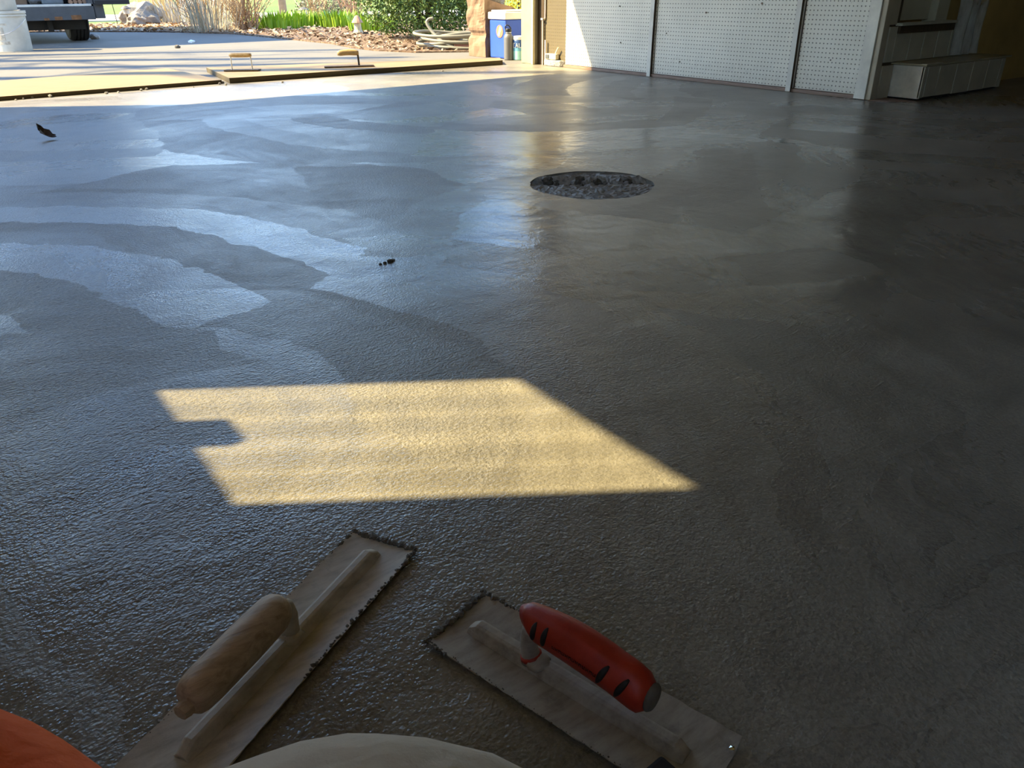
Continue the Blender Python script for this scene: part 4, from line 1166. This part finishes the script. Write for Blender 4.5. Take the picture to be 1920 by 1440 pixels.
# cargo
def cargo(name, b, mat, label, cat, bevel=.01):
    return tag(MB().bb(*b).build(name, mat, bevel=bevel), label, cat)
cargo('plywood_crate', (1.28, 1.44, 12.60, 12.95, .456, .80), simple('crate_brown', (.20, .12, .07), .8), 'brown crate inside the trailer by the buckets', 'crate')
cargo('storage_tote', (1.60, 1.86, 12.58, 13.0, .456, .72), simple('grey_tote', (.17, .19, .20), .5), 'grey plastic storage tote inside the trailer', 'tote', .02)
tag(lump((1.52, 12.62, .50), .07, 3, 2, .8, .4).build('tool_bag', simple('tool_bag_grey', (.14, .13, .12), .8)), 'small dark tool bag between crate and tote in trailer', 'bag')
for k in range(9):
    x = 1.93 + .055 * (k % 4); y = 12.56 + .09 * (k // 4); z = .456 + .028 + .055 * (k // 4)
    o_ = MB().tube([(x, y - .05, z), (x + .02, y + .16, z + .004)], .026, 7).build('firewood_stick', simple('split_wood', (.40, .22, .13), .8, var=.4, scale=14))
    tag(o_, 'short split stick in the pile inside the trailer', 'firewood', 'firewood sticks in the trailer')

# buckets
M_BKT = simple('scuffed_white_bucket', (.56, .54, .48), .45, var=.12, scale=9)
def bucket(c, z0, r, h, label, body_top):
    o = thing('bucket', (c.x, c.y, z0), label, 'bucket')
    prof = [(r * .90, 0), (r * .91, .004), (r * .975, body_top * h), (r * 1.03, body_top * h + .002), (r * 1.03, body_top * h + .02), (r * .985, body_top * h + .023), (r, h - .03), (r * 1.05, h - .028), (r * 1.05, h), (r * .96, h), (r * .95, h - .03), (r * .86, .012)]
    b = MB().lathe([(p_, q_ + z0) for p_, q_ in prof], (c.x, c.y, 0), 36).build('body', M_BKT, o)
    smooth_angle(b, 30)
    hd = []
    for k in range(13):
        a = math.pi * k / 12
        hd.append(c + rt0 * (math.cos(a) * r * 1.06) + fwd0 * (-math.sin(a) * r * .35 - .0) * 1.0 + Vector((0, 0, z0 + h * .80 - math.sin(a) * .16)))
    hd = [q_ - fwd0 * (r * .9 * math.sin(math.pi * k / 12)) for k, q_ in enumerate(hd)]
    MB().tube(hd, .004, 6).build('wire_handle', M_STEEL, o)
    lbm = simple('faded_label', (.47, .40, .31), .7, var=.35, scale=25)
    m = MB()
    for (a0, a1, z0_, z1_) in ((-.55, .15, .28, .62), (-.4, .35, .18, .26), (-.7, .4, .65, .70)):
        for q in range(8):
            t0 = a0 + (a1 - a0) * q / 8; t1 = a0 + (a1 - a0) * (q + 1) / 8
            vs = []
            for (tt, zz) in ((t0, z0_), (t1, z0_), (t1, z1_), (t0, z1_)):
                rad = r * (.91 + .065 * zz / body_top) + .0015
                dirv = (-fwd0 * math.cos(tt) + rt0 * math.sin(tt))
                vs.append(c + dirv * rad + Vector((0, 0, z0 + zz * h)))
            m.add(vs, [(0, 1, 2, 3)])
    m.build('worn_label', lbm, o)
    return o
bp0 = gp(14, 97); bc_ = Vector((bp0.x, bp0.y, 0)) + fwd0 * .17
bucket(bc_, -.002, .195, .42, 'scuffed white bucket standing on the driveway', .86)
bucket(bc_ + rt0 * (-.045), .422, .185, .40, 'white bucket stacked on top of the lower bucket', .86)

# ------------------------------------------------------------------ kneeling person and pad
def skin_obj(name, verts, edges, mat, parent, root=0, sub=2, org=None):
    me = bpy.data.meshes.new(name)
    me.from_pydata([tuple(v[0]) for v in verts], edges, [])
    o = bpy.data.objects.new(name, me); col.objects.link(o)
    me.materials.append(mat)
    sk = o.modifiers.new('skin', 'SKIN'); sk.use_smooth_shade = True
    for i, v in enumerate(verts):
        r = v[1]; r = r if isinstance(r, tuple) else (r, r)
        me.skin_vertices[0].data[i].radius = r
        me.skin_vertices[0].data[i].use_root = (i == root)
    s = o.modifiers.new('sub', 'SUBSURF'); s.levels = sub; s.render_levels = sub
    o.parent = parent; o.matrix_parent_inverse = Matrix.Translation(-Vector(parent.location))
    return o
M_SKIN = simple('skin', (.52, .32, .22), .5, var=.06)
n_ = NT('grey_khaki_cloth'); v_ = n_.co()
w_ = n_.noise(v_, 9, 4, .6); th_ = n_.noise(n_.mapping(v_, (1, 1, 1)), 420, 2, .5)
n_.fin(n_.ramp(w_, [(.3, (.54, .475, .39)), (.7, (.66, .59, .49))]), .9, n_.bump(th_, .0008, .6, n_.bump(w_, .012)))
M_KHAKI = n_.m
n_ = NT('orange_jersey'); v_ = n_.co()
w_ = n_.noise(v_, 10, 4, .6); th_ = n_.noise(v_, 420, 2, .5)
n_.fin(n_.ramp(w_, [(.3, (.88, .13, .02)), (.7, (.98, .20, .03))]), .85, n_.bump(th_, .0008, .6, n_.bump(w_, .012)))
M_ORANGE = n_.m
M_BOOT = simple('dark_boot_leather', (.05, .035, .025), .6)
M_HAIR = simple('dark_brown_hair', (.05, .03, .02), .7, bump=.01, bscale=80)
CR = -.30                                   # body midline, right of the phone
pe = thing('person', bp(-.20, CR, 0), 'kneeling person in orange shirt and grey khaki trousers holding the camera', 'person')
# body under the clothes: one continuous figure
V = [(bp(-.20, CR, .24), (.14, .11)), (bp(-.15, CR, .38), (.105, .085)), (bp(-.07, CR, .50), (.115, .08)), (bp(-.015, CR, .58), (.075, .06)),
     (bp(.03, CR, .645), .052), (bp(.06, CR, .70), (.075, .085)), (bp(.075, CR, .80), (.078, .095)), (bp(.07, CR, .88), (.05, .06))]
E_ = [(i, i + 1) for i in range(7)]
def limb(chain, start):
    k = start
    for p_, r_ in chain:
        V.append((p_, r_)); E_.append((k, len(V) - 1)); k = len(V) - 1
# legs: kneeling, sitting on the heels, knees apart
RK, LK = bp(.275, -.085, .095), bp(.21, -.53, .095)
limb([(bp(-.15, -.21, .22), .075), (bp(.06, -.15, .165), .070), (RK, .055), (bp(.12, -.10, .05), .045), (bp(-.14, -.17, .05), .038), (bp(-.24, -.19, .05), .034), (bp(-.28, -.19, .03), .025)], 0)
limb([(bp(-.15, -.39, .22), .075), (bp(.03, -.46, .165), .070), (LK, .055), (bp(.06, -.49, .05), .045), (bp(-.16, -.43, .05), .038), (bp(-.25, -.41, .05), .034), (bp(-.29, -.41, .03), .025)], 0)
# arms: right holds the phone, left elbow drops towards the left thigh
HR = bp(-.075, .055, .50)
limb([(bp(-.02, -.135, .555), .050), (bp(-.17, .03, .34), .040), (bp(-.12, .05, .42), .034), (HR, .024)], 3)
HL = bp(.05, -.18, .275)
limb([(bp(.03, -.455, .53), .050), (bp(.245, -.325, .175), .040), (bp(.15, -.20, .21), .034), (HL, .024)], 3)
body = skin_obj('body', V, E_, M_SKIN, pe)
# five separate fingers on each hand
def hand(h, fw_, rt_, up_):
    for k, (off, ln) in enumerate(((-.028, .062), (-.010, .074), (.010, .070), (.027, .056))):
        a = h + fw_ * .015 + rt_ * off
        skin_obj('finger', [(a, .011), (a + fw_ * ln * .5 + up_ * .004, .0095), (a + fw_ * ln * .85 - up_ * .010, .0088), (a + fw_ * ln - up_ * .026, .0075)], [(0, 1), (1, 2), (2, 3)], M_SKIN, body)
    a = h - rt_ * .02
    skin_obj('thumb', [(a, .012), (a - rt_ * .022 + fw_ * .018, .0105), (a - rt_ * .030 + fw_ * .045 - up_ * .006, .009)], [(0, 1), (1, 2)], M_SKIN, body)
    skin_obj('palm', [(h - fw_ * .02, (.022, .016)), (h + fw_ * .012, (.036, .015)), (h + fw_ * .03, (.036, .013))], [(0, 1), (1, 2)], M_SKIN, body)
hand(HL, (rt0 * .7 - fwd0 * .7).normalized(), (fwd0 * .7 + rt0 * .7).normalized(), Vector((0, 0, 1)))
hand(HR, (Vector((0, 0, 1)) * .9 - fwd0 * .2).normalized(), fwd0, rt0)
# face
hd = bp(.150, CR, .765); up = Vector((0, 0, 1))
skin_obj('nose', [(hd + up * .022 - fwd0 * .006, .009), (hd + fwd0 * .016 - up * .006, .012)], [(0, 1)], M_SKIN, body)
for s in (-1, 1):
    MB().lathe([(.002, -.011), (.009, -.007), (.012, 0), (.009, .007), (.002, .011)], bp(.139, CR + s * .030, .79), 12).build('eye', simple('eye_white', (.8, .78, .74), .2), body, smooth=True)
    skin_obj('ear', [(bp(.07, CR + s * .076, .79), (.010, .018)), (bp(.065, CR + s * .080, .755), (.008, .014))], [(0, 1)], M_SKIN, body)
skin_obj('mouth', [(bp(.130, CR - .022, .722), .006), (bp(.137, CR, .72), .008), (bp(.130, CR + .022, .722), .006)], [(0, 1), (1, 2)], simple('lips', (.45, .2, .16)), body, root=1)
lump(bp(.055, CR, .845), .094, 6, 3, .85, .12).build('hair', M_HAIR, pe, smooth=True)
# trousers; the cloth bunches broadly over the right knee
VT = [(bp(-.20, CR, .25), (.165, .13)),
      (bp(-.14, -.21, .225), .098), (bp(.06, -.15, .18), .098), (bp(.235, -.09, .125), .110), (bp(.30, -.085, .098), .100),
      (bp(.22, -.09, .062), .060), (bp(-.10, -.155, .058), .056), (bp(-.19, -.18, .058), .052),
      (bp(-.14, -.39, .225), .098), (bp(.03, -.46, .18), .096), (bp(.16, -.52, .12), .088), (bp(.22, -.53, .10), .080),
      (bp(.12, -.51, .062), .060), (bp(-.12, -.44, .058), .056), (bp(-.20, -.42, .058), .052)]
ET = [(0, 1), (1, 2), (2, 3), (3, 4), (4, 5), (5, 6), (6, 7), (0, 8), (8, 9), (9, 10), (10, 11), (11, 12), (12, 13), (13, 14)]
skin_obj('trousers', VT, ET, M_KHAKI, pe)
m = lump((0, 0, 0), 1.0, 4.0, 3, 1.0, .10)
m.v = [tuple(bp(.266 + .108 * q[1], -.10 + .175 * q[0], .096 + .098 * q[2])) for q in m.v]
m.build('bunched_knee_cloth', M_KHAKI, pe, smooth=True)
# loose long-sleeved shirt; the left elbow hangs forward over the thigh
VS = [(bp(-.20, CR, .29), (.165, .14)), (bp(-.15, CR, .40), (.155, .14)), (bp(-.065, CR, .505), (.175, .14)), (bp(-.012, CR, .585), (.125, .115)), (bp(.02, CR, .635), .066),
      (bp(-.02, -.14, .555), .066), (bp(-.175, .03, .34), .056), (bp(-.125, .05, .415), .045), (bp(-.10, .052, .455), .040),
      (bp(.03, -.455, .53), .070), (bp(.15, -.395, .37), .066), (bp(.268, -.335, .172), .088), (bp(.238, -.245, .165), .070), (bp(.16, -.20, .21), .055), (bp(.09, -.19, .25), .045)]
ES = [(0, 1), (1, 2), (2, 3), (3, 4), (3, 5), (5, 6), (6, 7), (7, 8), (3, 9), (9, 10), (10, 11), (11, 12), (12, 13), (13, 14)]
skin_obj('shirt', VS, ES, M_ORANGE, pe, root=2)
for x in (-.19, -.41):
    skin_obj('boot', [(bp(-.20, x, .062), .055), (bp(-.27, x, .055), .05), (bp(-.325, x, .045), .042)], [(0, 1), (1, 2)], M_BOOT, pe)
# black kneeling pad; one corner shows by the red-handled trowel
pc = gp(1240, 1411, .055)
u1 = (gp(1220, 1428, .055) - pc).normalized(); u2 = (gp(1262, 1440, .055) - pc).normalized()
u1 = Vector((u1.x, u1.y, 0)).normalized(); u2 = Vector((-u1.y, u1.x, 0))
if u2.dot(Vector((-fwd0.x, -fwd0.y, 0))) < 0: u2 = -u2
pts = [pc, pc + u1 * .20, pc + u1 * .20 + u2 * .24, pc + u2 * .24]
tag(MB().poly([(q.x, q.y) for q in pts], .001, .055).build('kneeling_pad', simple('black_foam', (.012, .011, .011), .8), bevel=.004), 'black foam kneeling pad beside the red-handled trowel', 'pad')
